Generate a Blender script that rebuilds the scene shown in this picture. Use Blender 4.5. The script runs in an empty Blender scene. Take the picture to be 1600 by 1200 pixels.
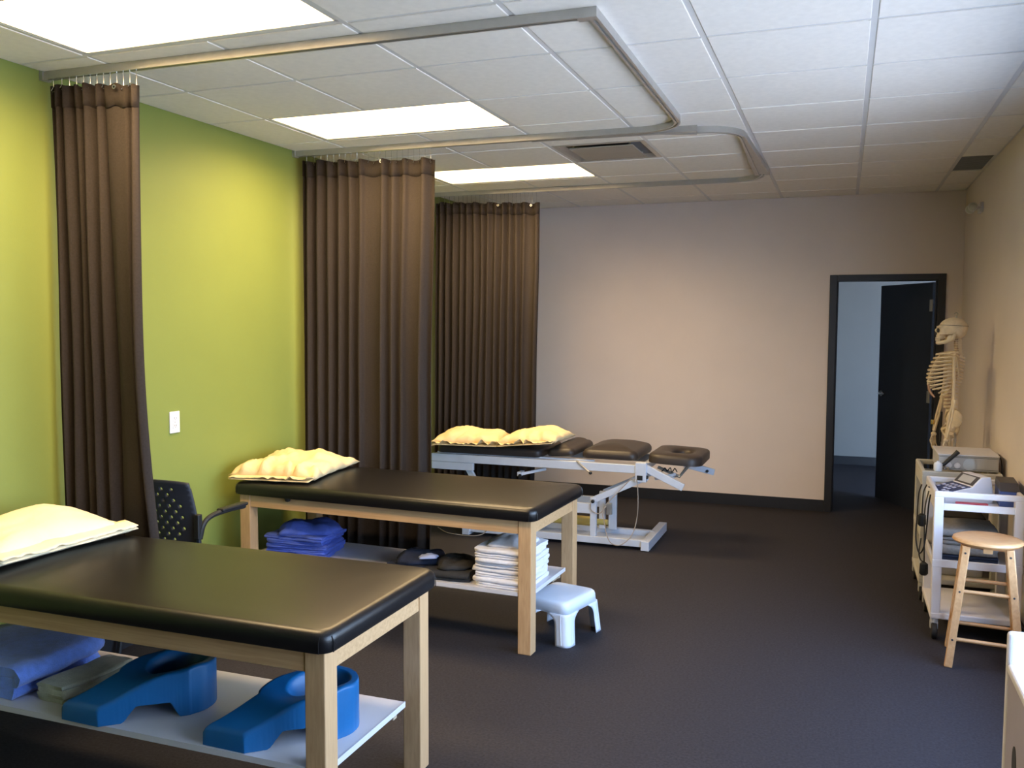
import bpy, bmesh, math, random
from math import pi, sin, cos, radians as RAD
from mathutils import Vector, Matrix, noise

# ------------------------------------------------------------------ camera
C = bpy.context.scene.collection
scn = bpy.context.scene
cam_d = bpy.data.cameras.new('camera')
cam_d.sensor_width = 36.0
cam_d.lens = 1395.19 / 1600 * 36.0
cam_d.clip_start = 0.02
cam = bpy.data.objects.new('camera', cam_d)
C.objects.link(cam)
yaw, pitch, roll = RAD(20.35029), RAD(-3.89077), RAD(0.2207)
fw = Vector((-sin(yaw) * cos(pitch), cos(yaw) * cos(pitch), sin(pitch)))
rt = Vector((cos(yaw), sin(yaw), 0.0))
up = rt.cross(fw)
r2 = rt * cos(roll) + up * sin(roll)
u2 = -rt * sin(roll) + up * cos(roll)
m = Matrix((r2, u2, -fw)).transposed().to_4x4()
m.translation = Vector((0, 0, 1.6354))
cam.matrix_world = m
scn.camera = cam

# ------------------------------------------------------------------ light and exposure
scn.view_settings.view_transform = 'Standard'
scn.view_settings.look = 'None'
scn.view_settings.gamma = 1.0
scn.view_settings.use_curve_mapping = False
scn.view_settings.exposure = 0.0
LAMP_COLOR, LAMP_STRENGTH = (1.0, 0.70, 0.36), 8.0
LAMP_WATTS, LAMP_SPREAD = 43.0, 160.0
SKY_STRENGTH = 13.5
world = bpy.data.worlds.new('sky')
scn.world = world
world.use_nodes = True
wn = world.node_tree
wn.nodes.clear()
w_out = wn.nodes.new('ShaderNodeOutputWorld')
w_bg = wn.nodes.new('ShaderNodeBackground')
w_tc = wn.nodes.new('ShaderNodeTexCoord')
w_sep = wn.nodes.new('ShaderNodeSeparateXYZ')
w_rmp = wn.nodes.new('ShaderNodeValToRGB')
w_rmp.color_ramp.elements[0].position = 0.0
w_rmp.color_ramp.elements[0].color = (0.56, 0.75, 1.0, 1)
w_rmp.color_ramp.elements[1].position = 0.9
w_rmp.color_ramp.elements[1].color = (0.30, 0.50, 0.95, 1)
wn.links.new(w_tc.outputs['Generated'], w_sep.inputs[0])
wn.links.new(w_sep.outputs['Z'], w_rmp.inputs[0])
wn.links.new(w_rmp.outputs[0], w_bg.inputs[0])
w_bg.inputs[1].default_value = SKY_STRENGTH
wn.links.new(w_bg.outputs[0], w_out.inputs[0])
sun_d = bpy.data.lights.new('sun', 'SUN')
sun_d.energy = 26.0
sun_d.angle = RAD(0.6)
sun_d.color = (1.0, 0.95, 0.86)
sun = bpy.data.objects.new('sun', sun_d)
C.objects.link(sun)
sun.rotation_euler = Vector((0.30, 0.55, -0.9)).to_track_quat('-Z', 'Y').to_euler()

# ------------------------------------------------------------------ materials
def new_mat(name):
    mt = bpy.data.materials.new(name)
    mt.use_nodes = True
    nt = mt.node_tree
    return mt, nt, nt.nodes['Principled BSDF']

def mat(name, col, rough=0.5, var=0.08, scale=8.0, bump=0.0, bscale=60.0, metal=0.0, spec=0.5, stretch=None, sheen=0.0, coat=0.0):
    mt, nt, b = new_mat(name)
    tc = nt.nodes.new('ShaderNodeTexCoord')
    mp = nt.nodes.new('ShaderNodeMapping')
    if stretch: mp.inputs['Scale'].default_value = stretch
    nt.links.new(tc.outputs['Object'], mp.inputs[0])
    nz = nt.nodes.new('ShaderNodeTexNoise')
    nz.inputs['Scale'].default_value = scale
    nz.inputs['Detail'].default_value = 4
    nt.links.new(mp.outputs[0], nz.inputs['Vector'])
    rp = nt.nodes.new('ShaderNodeValToRGB')
    rp.color_ramp.elements[0].position = 0.3
    rp.color_ramp.elements[1].position = 0.7
    rp.color_ramp.elements[0].color = (*[c * (1 - var) for c in col], 1)
    rp.color_ramp.elements[1].color = (*[min(1, c * (1 + var)) for c in col], 1)
    nt.links.new(nz.outputs[0], rp.inputs[0])
    nt.links.new(rp.outputs[0], b.inputs['Base Color'])
    b.inputs['Roughness'].default_value = rough
    b.inputs['Metallic'].default_value = metal
    b.inputs['Specular IOR Level'].default_value = spec
    if sheen: b.inputs['Sheen Weight'].default_value = sheen
    if coat: b.inputs['Coat Weight'].default_value = coat
    if bump:
        n2 = nt.nodes.new('ShaderNodeTexNoise')
        n2.inputs['Scale'].default_value = bscale
        n2.inputs['Detail'].default_value = 3
        nt.links.new(mp.outputs[0], n2.inputs['Vector'])
        bp = nt.nodes.new('ShaderNodeBump')
        bp.inputs['Strength'].default_value = bump
        bp.inputs['Distance'].default_value = 0.004
        nt.links.new(n2.outputs[0], bp.inputs['Height'])
        nt.links.new(bp.outputs[0], b.inputs['Normal'])
    return mt

def wood(name, col, dark):
    mt, nt, b = new_mat(name)
    tc = nt.nodes.new('ShaderNodeTexCoord')
    mp = nt.nodes.new('ShaderNodeMapping')
    mp.inputs['Scale'].default_value = (6, 40, 6)
    nt.links.new(tc.outputs['Generated'], mp.inputs[0])
    nz = nt.nodes.new('ShaderNodeTexNoise')
    nz.inputs['Scale'].default_value = 1.0
    nz.inputs['Detail'].default_value = 6
    nz.inputs['Distortion'].default_value = 0.6
    nt.links.new(mp.outputs[0], nz.inputs['Vector'])
    rp = nt.nodes.new('ShaderNodeValToRGB')
    rp.color_ramp.elements[0].position = 0.35
    rp.color_ramp.elements[1].position = 0.65
    rp.color_ramp.elements[0].color = (*dark, 1)
    rp.color_ramp.elements[1].color = (*col, 1)
    nt.links.new(nz.outputs[0], rp.inputs[0])
    nt.links.new(rp.outputs[0], b.inputs['Base Color'])
    b.inputs['Roughness'].default_value = 0.42
    return mt

def emit(name, col, s):
    mt = bpy.data.materials.new(name)
    mt.use_nodes = True
    nt = mt.node_tree
    nt.nodes.clear()
    o = nt.nodes.new('ShaderNodeOutputMaterial')
    e = nt.nodes.new('ShaderNodeEmission')
    e.inputs[0].default_value = (*col, 1)
    e.inputs[1].default_value = s
    nt.links.new(e.outputs[0], o.inputs[0])
    return mt

M = {}
M['green'] = mat('lime_green_paint', (0.238, 0.285, 0.060), 0.6, 0.02, 3, 0.08, 220)
M['beige'] = mat('pale_beige_paint', (0.76, 0.67, 0.61), 0.65, 0.02, 3, 0.08, 220)
M['beige_r'] = M['beige']
M['grey_wall'] = mat('grey_paint', (0.24, 0.24, 0.232), 0.7, 0.02, 3)
M['floor'] = mat('charcoal_carpet', (0.024, 0.022, 0.027), 0.75, 0.35, 90, 0.5, 400, spec=0.25)
M['tile'] = mat('white_ceiling_tile', (0.89, 0.85, 0.78), 0.85, 0.03, 30, 0.25, 300)
M['tee'] = mat('white_grid_paint', (0.70, 0.69, 0.67), 0.45, 0.02)
M['plenum'] = mat('plenum_board', (0.25, 0.25, 0.25), 0.9)
M['black_trim'] = mat('black_trim_paint', (0.016, 0.017, 0.021), 0.45, 0.1)
M['door'] = mat('navy_black_door_paint', (0.022, 0.028, 0.042), 0.4, 0.05)
M['curtain'] = mat('dark_brown_curtain_cloth', (0.035, 0.028, 0.025), 0.9, 0.12, 120, 0.3, 500, spec=0.2)
M['curtain_band'] = mat('dark_brown_header_cloth', (0.035, 0.028, 0.025), 0.9, 0.12, 120, 0.3, 500, spec=0.2)
M['alu'] = mat('brushed_aluminium', (0.50, 0.49, 0.46), 0.35, 0.05, 20, metal=0.7)
M['chrome'] = mat('chrome', (0.75, 0.75, 0.75), 0.15, 0.02, metal=1.0)
M['vinyl'] = mat('black_vinyl', (0.007, 0.0065, 0.007), 0.33, 0.06, 30, 0.12, 350, spec=0.5)
M['brown_vinyl'] = mat('dark_brown_vinyl', (0.034, 0.026, 0.023), 0.45, 0.06, 30, 0.12, 350, spec=0.45)
M['wood'] = wood('light_maple', (0.62, 0.39, 0.20), (0.52, 0.31, 0.15))
M['stool_wood'] = wood('honey_maple', (0.58, 0.33, 0.15), (0.48, 0.26, 0.11))
M['laminate'] = mat('white_laminate', (0.66, 0.64, 0.66), 0.35, 0.02)
M['chip'] = mat('chipboard_edge', (0.42, 0.33, 0.22), 0.8, 0.2, 80)
M['pillow'] = mat('cream_pillowcase', (0.78, 0.61, 0.34), 0.85, 0.04, 12, 0.3, 90)
M['pillow_white'] = mat('ivory_pillowcase', (0.82, 0.70, 0.48), 0.85, 0.04, 12, 0.3, 90)
M['blue_foam'] = mat('blue_moulded_foam', (0.005, 0.115, 0.31), 0.42, 0.06, 10, 0.06, 120)
M['blue_towel'] = mat('periwinkle_blanket', (0.15, 0.28, 0.78), 0.95, 0.12, 40, 0.7, 260, sheen=0.4)
M['blue_scrub'] = mat('royal_blue_cotton', (0.07, 0.12, 0.50), 0.9, 0.12, 30, 0.3, 150)
M['grey_towel'] = mat('grey_green_towel', (0.40, 0.41, 0.31), 0.95, 0.12, 40, 0.7, 260, sheen=0.3)
M['white_towel'] = mat('white_terry', (0.80, 0.78, 0.82), 0.95, 0.05, 40, 0.7, 260, sheen=0.3)
M['navy_cloth'] = mat('navy_cloth', (0.012, 0.018, 0.042), 0.85, 0.2, 30, 0.3, 150)
M['black_cloth'] = mat('charcoal_cloth', (0.03, 0.028, 0.027), 0.9, 0.2, 30, 0.3, 150)
M['lilac'] = mat('pale_lilac_cloth', (0.34, 0.40, 0.62), 0.9)
M['white_plastic'] = mat('white_plastic', (0.74, 0.80, 0.90), 0.38, 0.02)
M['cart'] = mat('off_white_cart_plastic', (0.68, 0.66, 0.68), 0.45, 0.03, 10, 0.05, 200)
M['cart_shaded'] = mat('shaded_cart_plastic', (0.36, 0.33, 0.39), 0.5, 0.03, 10, 0.05, 200)  # white cart plastic, shade on its sides put into a darker lilac-grey
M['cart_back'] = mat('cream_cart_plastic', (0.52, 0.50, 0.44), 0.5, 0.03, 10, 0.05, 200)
M['steel'] = mat('pale_blue_grey_enamel', (0.56, 0.61, 0.70), 0.35, 0.04, 10)
M['black_plastic'] = mat('black_plastic', (0.010, 0.011, 0.013), 0.55, 0.05)
M['chair_plastic'] = mat('charcoal_chair_plastic', (0.024, 0.028, 0.040), 0.5, 0.06)
M['rubber'] = mat('black_rubber', (0.012, 0.012, 0.013), 0.7, 0.1)
M['outlet'] = mat('white_outlet_plastic', (0.82, 0.82, 0.84), 0.35, 0.01)
M['slot'] = mat('dark_slot', (0.04, 0.04, 0.04), 0.6)
M['bone'] = mat('aged_bone', (0.74, 0.62, 0.43), 0.55, 0.10, 30, 0.2, 120)
M['cartilage'] = mat('pinkish_disc', (0.46, 0.28, 0.20), 0.55, 0.10, 30)
M['brass'] = mat('brass', (0.80, 0.58, 0.20), 0.25, 0.03, metal=1.0)
M['yellow_part'] = mat('yellow_actuator_paint', (0.50, 0.38, 0.10), 0.5, 0.06)
M['grey_plastic'] = mat('grey_machine_plastic', (0.44, 0.43, 0.42), 0.5, 0.04)
M['navy_panel'] = mat('navy_control_panel', (0.045, 0.06, 0.13), 0.35, 0.05)
M['key'] = mat('pale_key', (0.5, 0.5, 0.62), 0.5)
M['dark_lid'] = mat('dark_taupe_lid', (0.055, 0.05, 0.055), 0.5)
M['blue_box'] = mat('blue_carton', (0.05, 0.09, 0.30), 0.5, 0.05)
M['paper'] = mat('pale_blue_paper', (0.42, 0.62, 0.74), 0.7)
M['red'] = mat('red_print', (0.5, 0.06, 0.10), 0.5)
M['vent_face'] = mat('tan_vent_plate', (0.40, 0.35, 0.29), 0.6, 0.03)
M['vent_dark'] = mat('dark_grey_vent', (0.25, 0.25, 0.25), 0.6, 0.03)
M['cable'] = mat('black_cable', (0.012, 0.012, 0.014), 0.45)
M['cable_grey'] = mat('tan_grey_cable', (0.33, 0.29, 0.25), 0.5)
M['pavement'] = mat('concrete_pavement', (0.45, 0.44, 0.42), 0.85, 0.1, 2)
M['grey_stuff'] = mat('grey_knit', (0.22, 0.21, 0.20), 0.9, 0.15, 60, 0.5, 200)
M['lamp'] = emit('fluorescent_diffuser', LAMP_COLOR, LAMP_STRENGTH)
M['hall_fill'] = emit('hall_fill_glow', (0.92, 1.0, 0.95), 0.32)  # glow of the added fill lamp beyond the door
M['glass_lens'] = mat('clear_lamp_lens', (0.55, 0.55, 0.50), 0.15, 0.02)

# ------------------------------------------------------------------ helpers
def tag(o, label=None, cat=None, group=None, kind=None):
    if label: o['label'] = label
    if cat: o['category'] = cat
    if group: o['group'] = group
    if kind: o['kind'] = kind
    return o

def thing(name, label, cat, loc=(0, 0, 0), rz=0.0, group=None):
    o = bpy.data.objects.new(name, None)
    o.empty_display_size = 0.1
    C.objects.link(o)
    o.location = loc
    o.rotation_euler = (0, 0, rz)
    return tag(o, label, cat, group)

class MB:
    def __init__(self): self.bm = bmesh.new()
    def box(self, x0, x1, y0, y1, z0, z1, rot=None, piv=None):
        vs = [Vector((x, y, z)) for x in (x0, x1) for y in (y0, y1) for z in (z0, z1)]
        if rot is not None:
            p = Vector(piv) if piv is not None else Vector(((x0 + x1) / 2, (y0 + y1) / 2, (z0 + z1) / 2))
            vs = [rot @ (v - p) + p for v in vs]
        v = [self.bm.verts.new(q) for q in vs]
        for f in ((0, 1, 3, 2), (4, 6, 7, 5), (0, 4, 5, 1), (2, 3, 7, 6), (0, 2, 6, 4), (1, 5, 7, 3)):
            self.bm.faces.new([v[i] for i in f])
        return self
    def bar(self, a, b, w, h=None, upv=(0, 0, 1)):
        """square bar from a to b, w across, h along up"""
        a, b = Vector(a), Vector(b)
        h = h or w
        d = (b - a).normalized()
        s = d.cross(Vector(upv))
        if s.length < 1e-4: s = d.cross(Vector((0, 1, 0)))
        s.normalize()
        t = s.cross(d).normalized()
        v = [self.bm.verts.new(p + s * (i * w / 2) + t * (j * h / 2)) for p in (a, b) for i, j in ((-1, -1), (1, -1), (1, 1), (-1, 1))]
        for k in range(4): self.bm.faces.new([v[k], v[(k + 1) % 4], v[4 + (k + 1) % 4], v[4 + k]])
        self.bm.faces.new(v[3::-1]); self.bm.faces.new(v[4:8])
        return self
    def tube(self, pts, r, n=8, close=False, r_end=None):
        pts = [Vector(p) for p in pts]
        rings = []
        N = len(pts)
        prev = None
        for i, p in enumerate(pts):
            if close: d = pts[(i + 1) % N] - pts[i - 1]
            else: d = pts[min(i + 1, N - 1)] - pts[max(i - 1, 0)]
            d.normalize()
            if prev is None:
                a = d.cross(Vector((0, 0, 1)))
                if a.length < 1e-3: a = d.cross(Vector((0, 1, 0)))
            else:
                a = prev - d * prev.dot(d)
            a.normalize(); prev = a
            b = d.cross(a)
            rr = r if not callable(r) else r(i / max(1, N - 1))
            rings.append([self.bm.verts.new(p + (a * cos(2 * pi * k / n) + b * sin(2 * pi * k / n)) * rr) for k in range(n)])
        for i in range(N if close else N - 1):
            A, B = rings[i], rings[(i + 1) % N]
            for k in range(n): self.bm.faces.new([A[k], A[(k + 1) % n], B[(k + 1) % n], B[k]])
        if not close:
            self.bm.faces.new(rings[0][::-1]); self.bm.faces.new(rings[-1])
        return self
    def lathe(self, prof, c=(0, 0, 0), n=24, axis='z'):
        rings = []
        for r, z in prof:
            ring = []
            for k in range(n):
                x, y = r * cos(2 * pi * k / n), r * sin(2 * pi * k / n)
                q = {'z': (x, y, z), 'x': (z, x, y), 'y': (y, z, x)}[axis]
                ring.append(self.bm.verts.new(Vector(q) + Vector(c)))
            rings.append(ring)
        for A, B in zip(rings, rings[1:]):
            for k in range(n): self.bm.faces.new([A[k], A[(k + 1) % n], B[(k + 1) % n], B[k]])
        self.bm.faces.new(rings[0][::-1]); self.bm.faces.new(rings[-1])
        return self
    def ell(self, c, r, n=12, rot=None):
        mtx = Matrix.Translation(c) @ (rot.to_4x4() if rot is not None else Matrix.Identity(4)) @ Matrix.Diagonal((*r, 1))
        bmesh.ops.create_uvsphere(self.bm, u_segments=n, v_segments=max(6, n // 2 + 2), radius=1.0, matrix=mtx)
        return self
    def sweep(self, path, prof, close=False):
        """sweep a closed profile [(side, up)] along a horizontal path of (x, y, z), mitred"""
        P = [Vector(p) for p in path]; N = len(P); rings = []
        for i, p in enumerate(P):
            if close: d0, d1 = (p - P[i - 1]), (P[(i + 1) % N] - p)
            else:
                d0 = p - P[i - 1] if i else P[1] - P[0]
                d1 = P[i + 1] - p if i < N - 1 else p - P[i - 1]
            d0.z = d1.z = 0; d0.normalize(); d1.normalize()
            t = (d0 + d1).normalized()
            s = Vector((t.y, -t.x, 0)) / max(0.3, t.dot(d1))
            rings.append([self.bm.verts.new(p + s * a + Vector((0, 0, b))) for a, b in prof])
        n = len(prof)
        for i in range(N if close else N - 1):
            A, B = rings[i], rings[(i + 1) % N]
            for k in range(n): self.bm.faces.new([A[k], A[(k + 1) % n], B[(k + 1) % n], B[k]])
        if not close:
            self.bm.faces.new(rings[0][::-1]); self.bm.faces.new(rings[-1])
        return self
    def build(self, name, mt, parent=None, smooth=False, bevel=0.0, seg=2, loc=None, remesh=0.0, kind=None, label=None, subdiv=0, angle=40):
        bmesh.ops.recalc_face_normals(self.bm, faces=self.bm.faces[:])
        me = bpy.data.meshes.new(name)
        self.bm.to_mesh(me); self.bm.free()
        me.materials.append(mt)
        if smooth or bevel or remesh:
            me.polygons.foreach_set('use_smooth', [True] * len(me.polygons))
        if smooth and not remesh and angle < 180:
            me.set_sharp_from_angle(angle=RAD(angle))
        o = bpy.data.objects.new(name, me)
        C.objects.link(o)
        if parent: o.parent = parent
        if loc: o.location = loc
        if bevel:
            if not smooth: me.polygons.foreach_set('use_smooth', [False] * len(me.polygons))
            b = o.modifiers.new('bevel', 'BEVEL'); b.width = bevel; b.segments = seg; b.limit_method = 'ANGLE'; b.angle_limit = RAD(35)
            b.harden_normals = False
        if remesh:
            r = o.modifiers.new('remesh', 'REMESH'); r.mode = 'VOXEL'; r.voxel_size = remesh; r.use_smooth_shade = True
            s = o.modifiers.new('smooth', 'SMOOTH'); s.iterations = 3; s.factor = 0.5
        if subdiv:
            s = o.modifiers.new('sub', 'SUBSURF'); s.levels = subdiv; s.render_levels = subdiv
        if kind: o['kind'] = kind
        if label: o['label'] = label
        return o

def copy_tree(o, parent=None):
    c = o.copy(); C.objects.link(c)
    if parent: c.parent = parent
    for ch in list(o.children): copy_tree(ch, c)
    return c

def arc(c, r, a0, a1, n=8, z=0.0):
    return [(c[0] + r * cos(a0 + (a1 - a0) * k / n), c[1] + r * sin(a0 + (a1 - a0) * k / n), z) for k in range(n + 1)]

def smooth_path(pts, k=8):
    """Catmull-Rom through the points"""
    P = [Vector(p) for p in pts]
    P = [P[0] * 2 - P[1]] + P + [P[-1] * 2 - P[-2]]
    out = []
    for i in range(1, len(P) - 2):
        for j in range(k):
            t = j / k
            a, b, c, d = P[i - 1], P[i], P[i + 1], P[i + 2]
            out.append(0.5 * ((2 * b) + (c - a) * t + (2 * a - 5 * b + 4 * c - d) * t * t + (3 * b - a - 3 * c + d) * t ** 3))
    out.append(P[-2])
    return out

def rrect(w, d, r, n=6):
    """outline of a rounded rectangle"""
    pts = []
    for cx, cy, a in ((w / 2 - r, d / 2 - r, 0), (-w / 2 + r, d / 2 - r, pi / 2), (-w / 2 + r, -d / 2 + r, pi), (w / 2 - r, -d / 2 + r, 1.5 * pi)):
        for k in range(n + 1):
            pts.append((cx + r * cos(a + pi / 2 * k / n), cy + r * sin(a + pi / 2 * k / n)))
    return pts

def pad_mesh(w, d, h, rc, re, crown=0.008, z0=0.0, tilt=None):
    """upholstered pad: rounded plan, rounded upper edge, slight crown"""
    mb = MB()
    prof = [(0.006, 0), (0.0, h * 0.18)]
    prof += [(re * (1 - cos(a)), h - re + re * sin(a)) for a in [pi / 2 * k / 6 for k in range(0, 7)]]
    for k in range(1, 5): prof.append((re + (min(w, d) / 2 - re) * 0.22 * k, h + crown * (1 - (1 - k / 4.5) ** 2)))
    rings = []
    for ins, z in prof:
        ww, dd = w - 2 * ins, d - 2 * ins
        rr = max(0.004, rc - ins * 0.6) if ins < rc else 0.004 + rc * 0.3
        rings.append([mb.bm.verts.new((x, y, z + z0)) for x, y in rrect(ww, dd, min(rr, ww / 2.05, dd / 2.05))])
    n = len(rings[0])
    for A, B in zip(rings, rings[1:]):
        for k in range(n): mb.bm.faces.new([A[k], A[(k + 1) % n], B[(k + 1) % n], B[k]])
    mb.bm.faces.new(rings[0][::-1]); mb.bm.faces.new(rings[-1])
    return mb

# ------------------------------------------------------------------ room shell
H = 2.74
XL, XR, YF, YB = -3.352, 0.9065, 8.2114, -3.2
struct = lambda o: tag(o, kind='structure')
struct(MB().box(XL - .12, XR + .15, YB - .12, YF + .06, -.06, 0).build('floor', M['floor']))
struct(MB().box(XL - .12, XL, YB - .12, YF + .12, 0, H + .2).build('wall_left', M['green']))
# far wall with door opening
DX0, DX1, DZ = -0.065, 0.722, 2.005
struct(MB().box(XL, DX0 - .02, YF, YF + .12, 0, H + .2).box(DX1 + .02, XR + .15, YF, YF + .12, 0, H + .2).box(DX0 - .02, DX1 + .02, YF, YF + .12, DZ + .02, H + .2).build('wall_far', M['beige']))
struct(MB().box(XL, XR, YB - .12, YB, 0, H + .2).build('wall_back', M['beige']))
# right wall: solid beyond WY1, window band nearer
WY0, WY1, WZ0, WZ1 = 0.9, 4.70, 0.45, 2.20
wr = MB().box(XR, XR + .15, WY1, YF, 0, H + .2).box(XR, XR + .15, YB - .12, WY0, 0, H + .2)
wr.box(XR, XR + .15, WY0, WY1, 0, WZ0).box(XR, XR + .15, WY0, WY1, WZ1, H + .2)
struct(wr.build('wall_right', M['beige_r']))
nb = 3
for i in range(nb):
    a = WY0 + (WY1 - WY0) * i / nb; b = WY0 + (WY1 - WY0) * (i + 1) / nb
    w = struct(MB().box(XR + .05, XR + .10, a, a + .04, WZ0, WZ1).box(XR + .05, XR + .10, b - .04, b, WZ0, WZ1)
               .box(XR + .05, XR + .10, a, b, WZ0, WZ0 + .04).box(XR + .05, XR + .10, a, b, WZ1 - .04, WZ1).build('window_%d' % (i + 1), M['alu']))
    pl = bpy.data.lights.new('window_portal', 'AREA')
    pl.shape = 'RECTANGLE'; pl.size = b - a - .08; pl.size_y = WZ1 - WZ0 - .08
    pl.cycles.is_portal = True
    po = bpy.data.objects.new('window_portal', pl); C.objects.link(po)
    po.location = (XR + .09, (a + b) / 2, (WZ0 + WZ1) / 2)
    po.rotation_euler = Vector((-1, 0, 0)).to_track_quat('-Z', 'Z').to_euler()
struct(MB().box(XR + .15, 30, -25, 30, -.25, -.15).build('pavement', M['pavement']))
# baseboards
BH = 0.10
struct(MB().box(XL, XL + .012, YB, YF, 0, BH).build('baseboard_left', M['black_trim']))
struct(MB().box(XL + .012, DX0 - .062, YF - .012, YF, 0, BH).build('baseboard_far', M['black_trim']))
struct(MB().box(XR - .012, XR, YB, YF, 0, BH).build('baseboard_right', M['black_trim']))
# room beyond the door
struct(MB().box(-1.6, 2.2, YF + .06, 11.3, -.06, 0).build('floor_beyond', M['floor']))
struct(MB().box(-1.6, 2.2, 11.10, 11.22, 0, H).build('wall_beyond', M['grey_wall']))
struct(MB().box(-1.72, -1.6, YF + .12, 11.22, 0, H).build('wall_beyond_left', M['grey_wall']))
struct(MB().box(2.2, 2.32, YF + .12, 11.22, 0, H).build('wall_beyond_right', M['grey_wall']))
struct(MB().box(-1.72, 2.32, YF + .12, 11.22, H, H + .1).build('ceiling_beyond', M['tile']))
struct(MB().box(-1.6, 2.2, 11.088, 11.10, 0, BH).build('baseboard_beyond', M['black_trim']))
hl = thing('added_hall_light', 'added unseen square fill lamp in the room beyond the open door', 'ceiling light', (0.3, 9.9, H))  # added out of view, only to brighten the room behind the door
MB().box(-.3, .3, -.3, .3, -.03, -.0).build('frame', M['tee'], hl)
MB().box(-.27, .27, -.27, .27, -.034, -.0301).build('diffuser', M['hall_fill'], hl)
# door frame + leaf
d = MB()
d.box(DX0 - .06, DX0, YF - .018, YF + .138, 0, DZ + .055).box(DX1, DX1 + .06, YF - .018, YF + .138, 0, DZ + .055).box(DX0, DX1, YF - .018, YF + .138, DZ, DZ + .055)
d.box(DX0, DX0 + .012, YF + .05, YF + .09, 0, DZ).box(DX1 - .012, DX1, YF + .05, YF + .09, 0, DZ)
door = struct(d.build('door_1', M['black_trim'], bevel=.003))
leaf = MB().box(-.77, 0, -.02, .02, .008, 1.995).build('door_leaf', M['door'], door, loc=(.712, YF + .15, 0), bevel=.002)
leaf.rotation_euler = (0, 0, -math.atan2(.60, .34))
for z in (.25, 1.02, 1.80):
    MB().box(-.03, .012, -.0245, -.0205, z - .05, z + .05).lathe([(.007, z - .05), (.007, z + .05)], (.004, -.026, 0), 8).build('hinge', M['alu'], leaf)
hd = MB()
for s in (-1, 1):
    hd.lathe([(.028, 0), (.028, s * .01)], (-.705, s * .021, 1.0), 16, 'y')
    hd.tube([(-.705, s * .025, 1.0), (-.705, s * .06, 1.0), (-.69, s * .066, 1.0), (-.59, s * .066, 1.0)], .009)
hd.build('door_handle', M['chrome'], leaf, smooth=True)

# ------------------------------------------------------------------ ceiling: tees, tiles
T = .6096
GX0, GY0 = .0732, 3.5462
ceiling = struct(MB().box(XL, XR, YB, YF, H + .02, H + .08).build('ceiling', M['plenum']))
xs = sorted([XL] + [GX0 - c * T for c in range(-1, 6)] + [XR])
ys = sorted([YB] + [GY0 + r * T for r in range(-11, 8)] + [YF])
FIX = [(-2, 'nearest and largest-looking ceiling light, cropped by the picture top'),
       (1, 'bright rectangular ceiling light between the two nearer curtain bundles'),
       (4, 'farthest bright rectangular ceiling light above the last curtain')]
fixture_cells = set()
for r, _ in FIX:
    fixture_cells |= {(round(GX0 - 5 * T, 3), round(GY0 + r * T, 3)), (round(GX0 - 4 * T, 3), round(GY0 + r * T, 3))}
vent_cell = (round(GX0 - 3 * T, 3), round(GY0 + 3 * T, 3))
grille_cell = (round(GX0 + T, 3), round(GY0 + 5 * T, 3))
tile_cache = {}
for i in range(len(xs) - 1):
    for j in range(len(ys) - 1):
        x0, x1, y0, y1 = xs[i], xs[i + 1], ys[j], ys[j + 1]
        key = (round(x0, 3), round(y0, 3))
        if key in fixture_cells or key == vent_cell or key == grille_cell: continue
        w, dd = round(x1 - x0, 4), round(y1 - y0, 4)
        if (w, dd) not in tile_cache:
            mb = MB()
            g = .0120; e = .0025
            zb = -.0065
            vs = []
            for ins, z in ((g - .0005, .010), (g, zb + .0015), (g + e, zb)):
                vs.append([mb.bm.verts.new(v) for v in ((-w / 2 + ins, -dd / 2 + ins, z), (w / 2 - ins, -dd / 2 + ins, z), (w / 2 - ins, dd / 2 - ins, z), (-w / 2 + ins, dd / 2 - ins, z))])
            for A, B in zip(vs, vs[1:]):
                for k in range(4): mb.bm.faces.new([A[k], A[(k + 1) % 4], B[(k + 1) % 4], B[k]])
            mb.bm.faces.new(vs[-1]); mb.bm.faces.new(vs[0][::-1])
            o = mb.build('ceiling_tile', M['tile'], ceiling)
            tile_cache[(w, dd)] = o
        else:
            o = tile_cache[(w, dd)].copy(); C.objects.link(o)
        o.location = ((x0 + x1) / 2, (y0 + y1) / 2, H)
fx_rows = sorted(GY0 + r * T for r in (-2, 1, 4))
for x in xs[1:-1]:
    spans = [(YB, YF)]
    if abs(x - (GX0 - 4 * T)) < .01:
        e = [YB] + [q for r in fx_rows for q in (r, r + T)] + [YF]
        spans = list(zip(e[::2], e[1::2]))
    for a, b in spans: MB().box(x - .012, x + .012, a, b, H - .003, H + .012).build('ceiling_tee', M['tee'], ceiling)
for y in ys[1:-1]:
    MB().box(XL, XR, y - .012, y + .012, H - .0015, H + .011).build('cross_tee', M['tee'], ceiling)
an = MB().box(XL, XL + .022, YB, YF, H - .003, H + .01).box(XR - .022, XR, YB, YF, H - .003, H + .01).box(XL, XR, YF - .022, YF, H - .003, H + .01)
an.build('wall_angle', M['tee'], ceiling)
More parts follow.
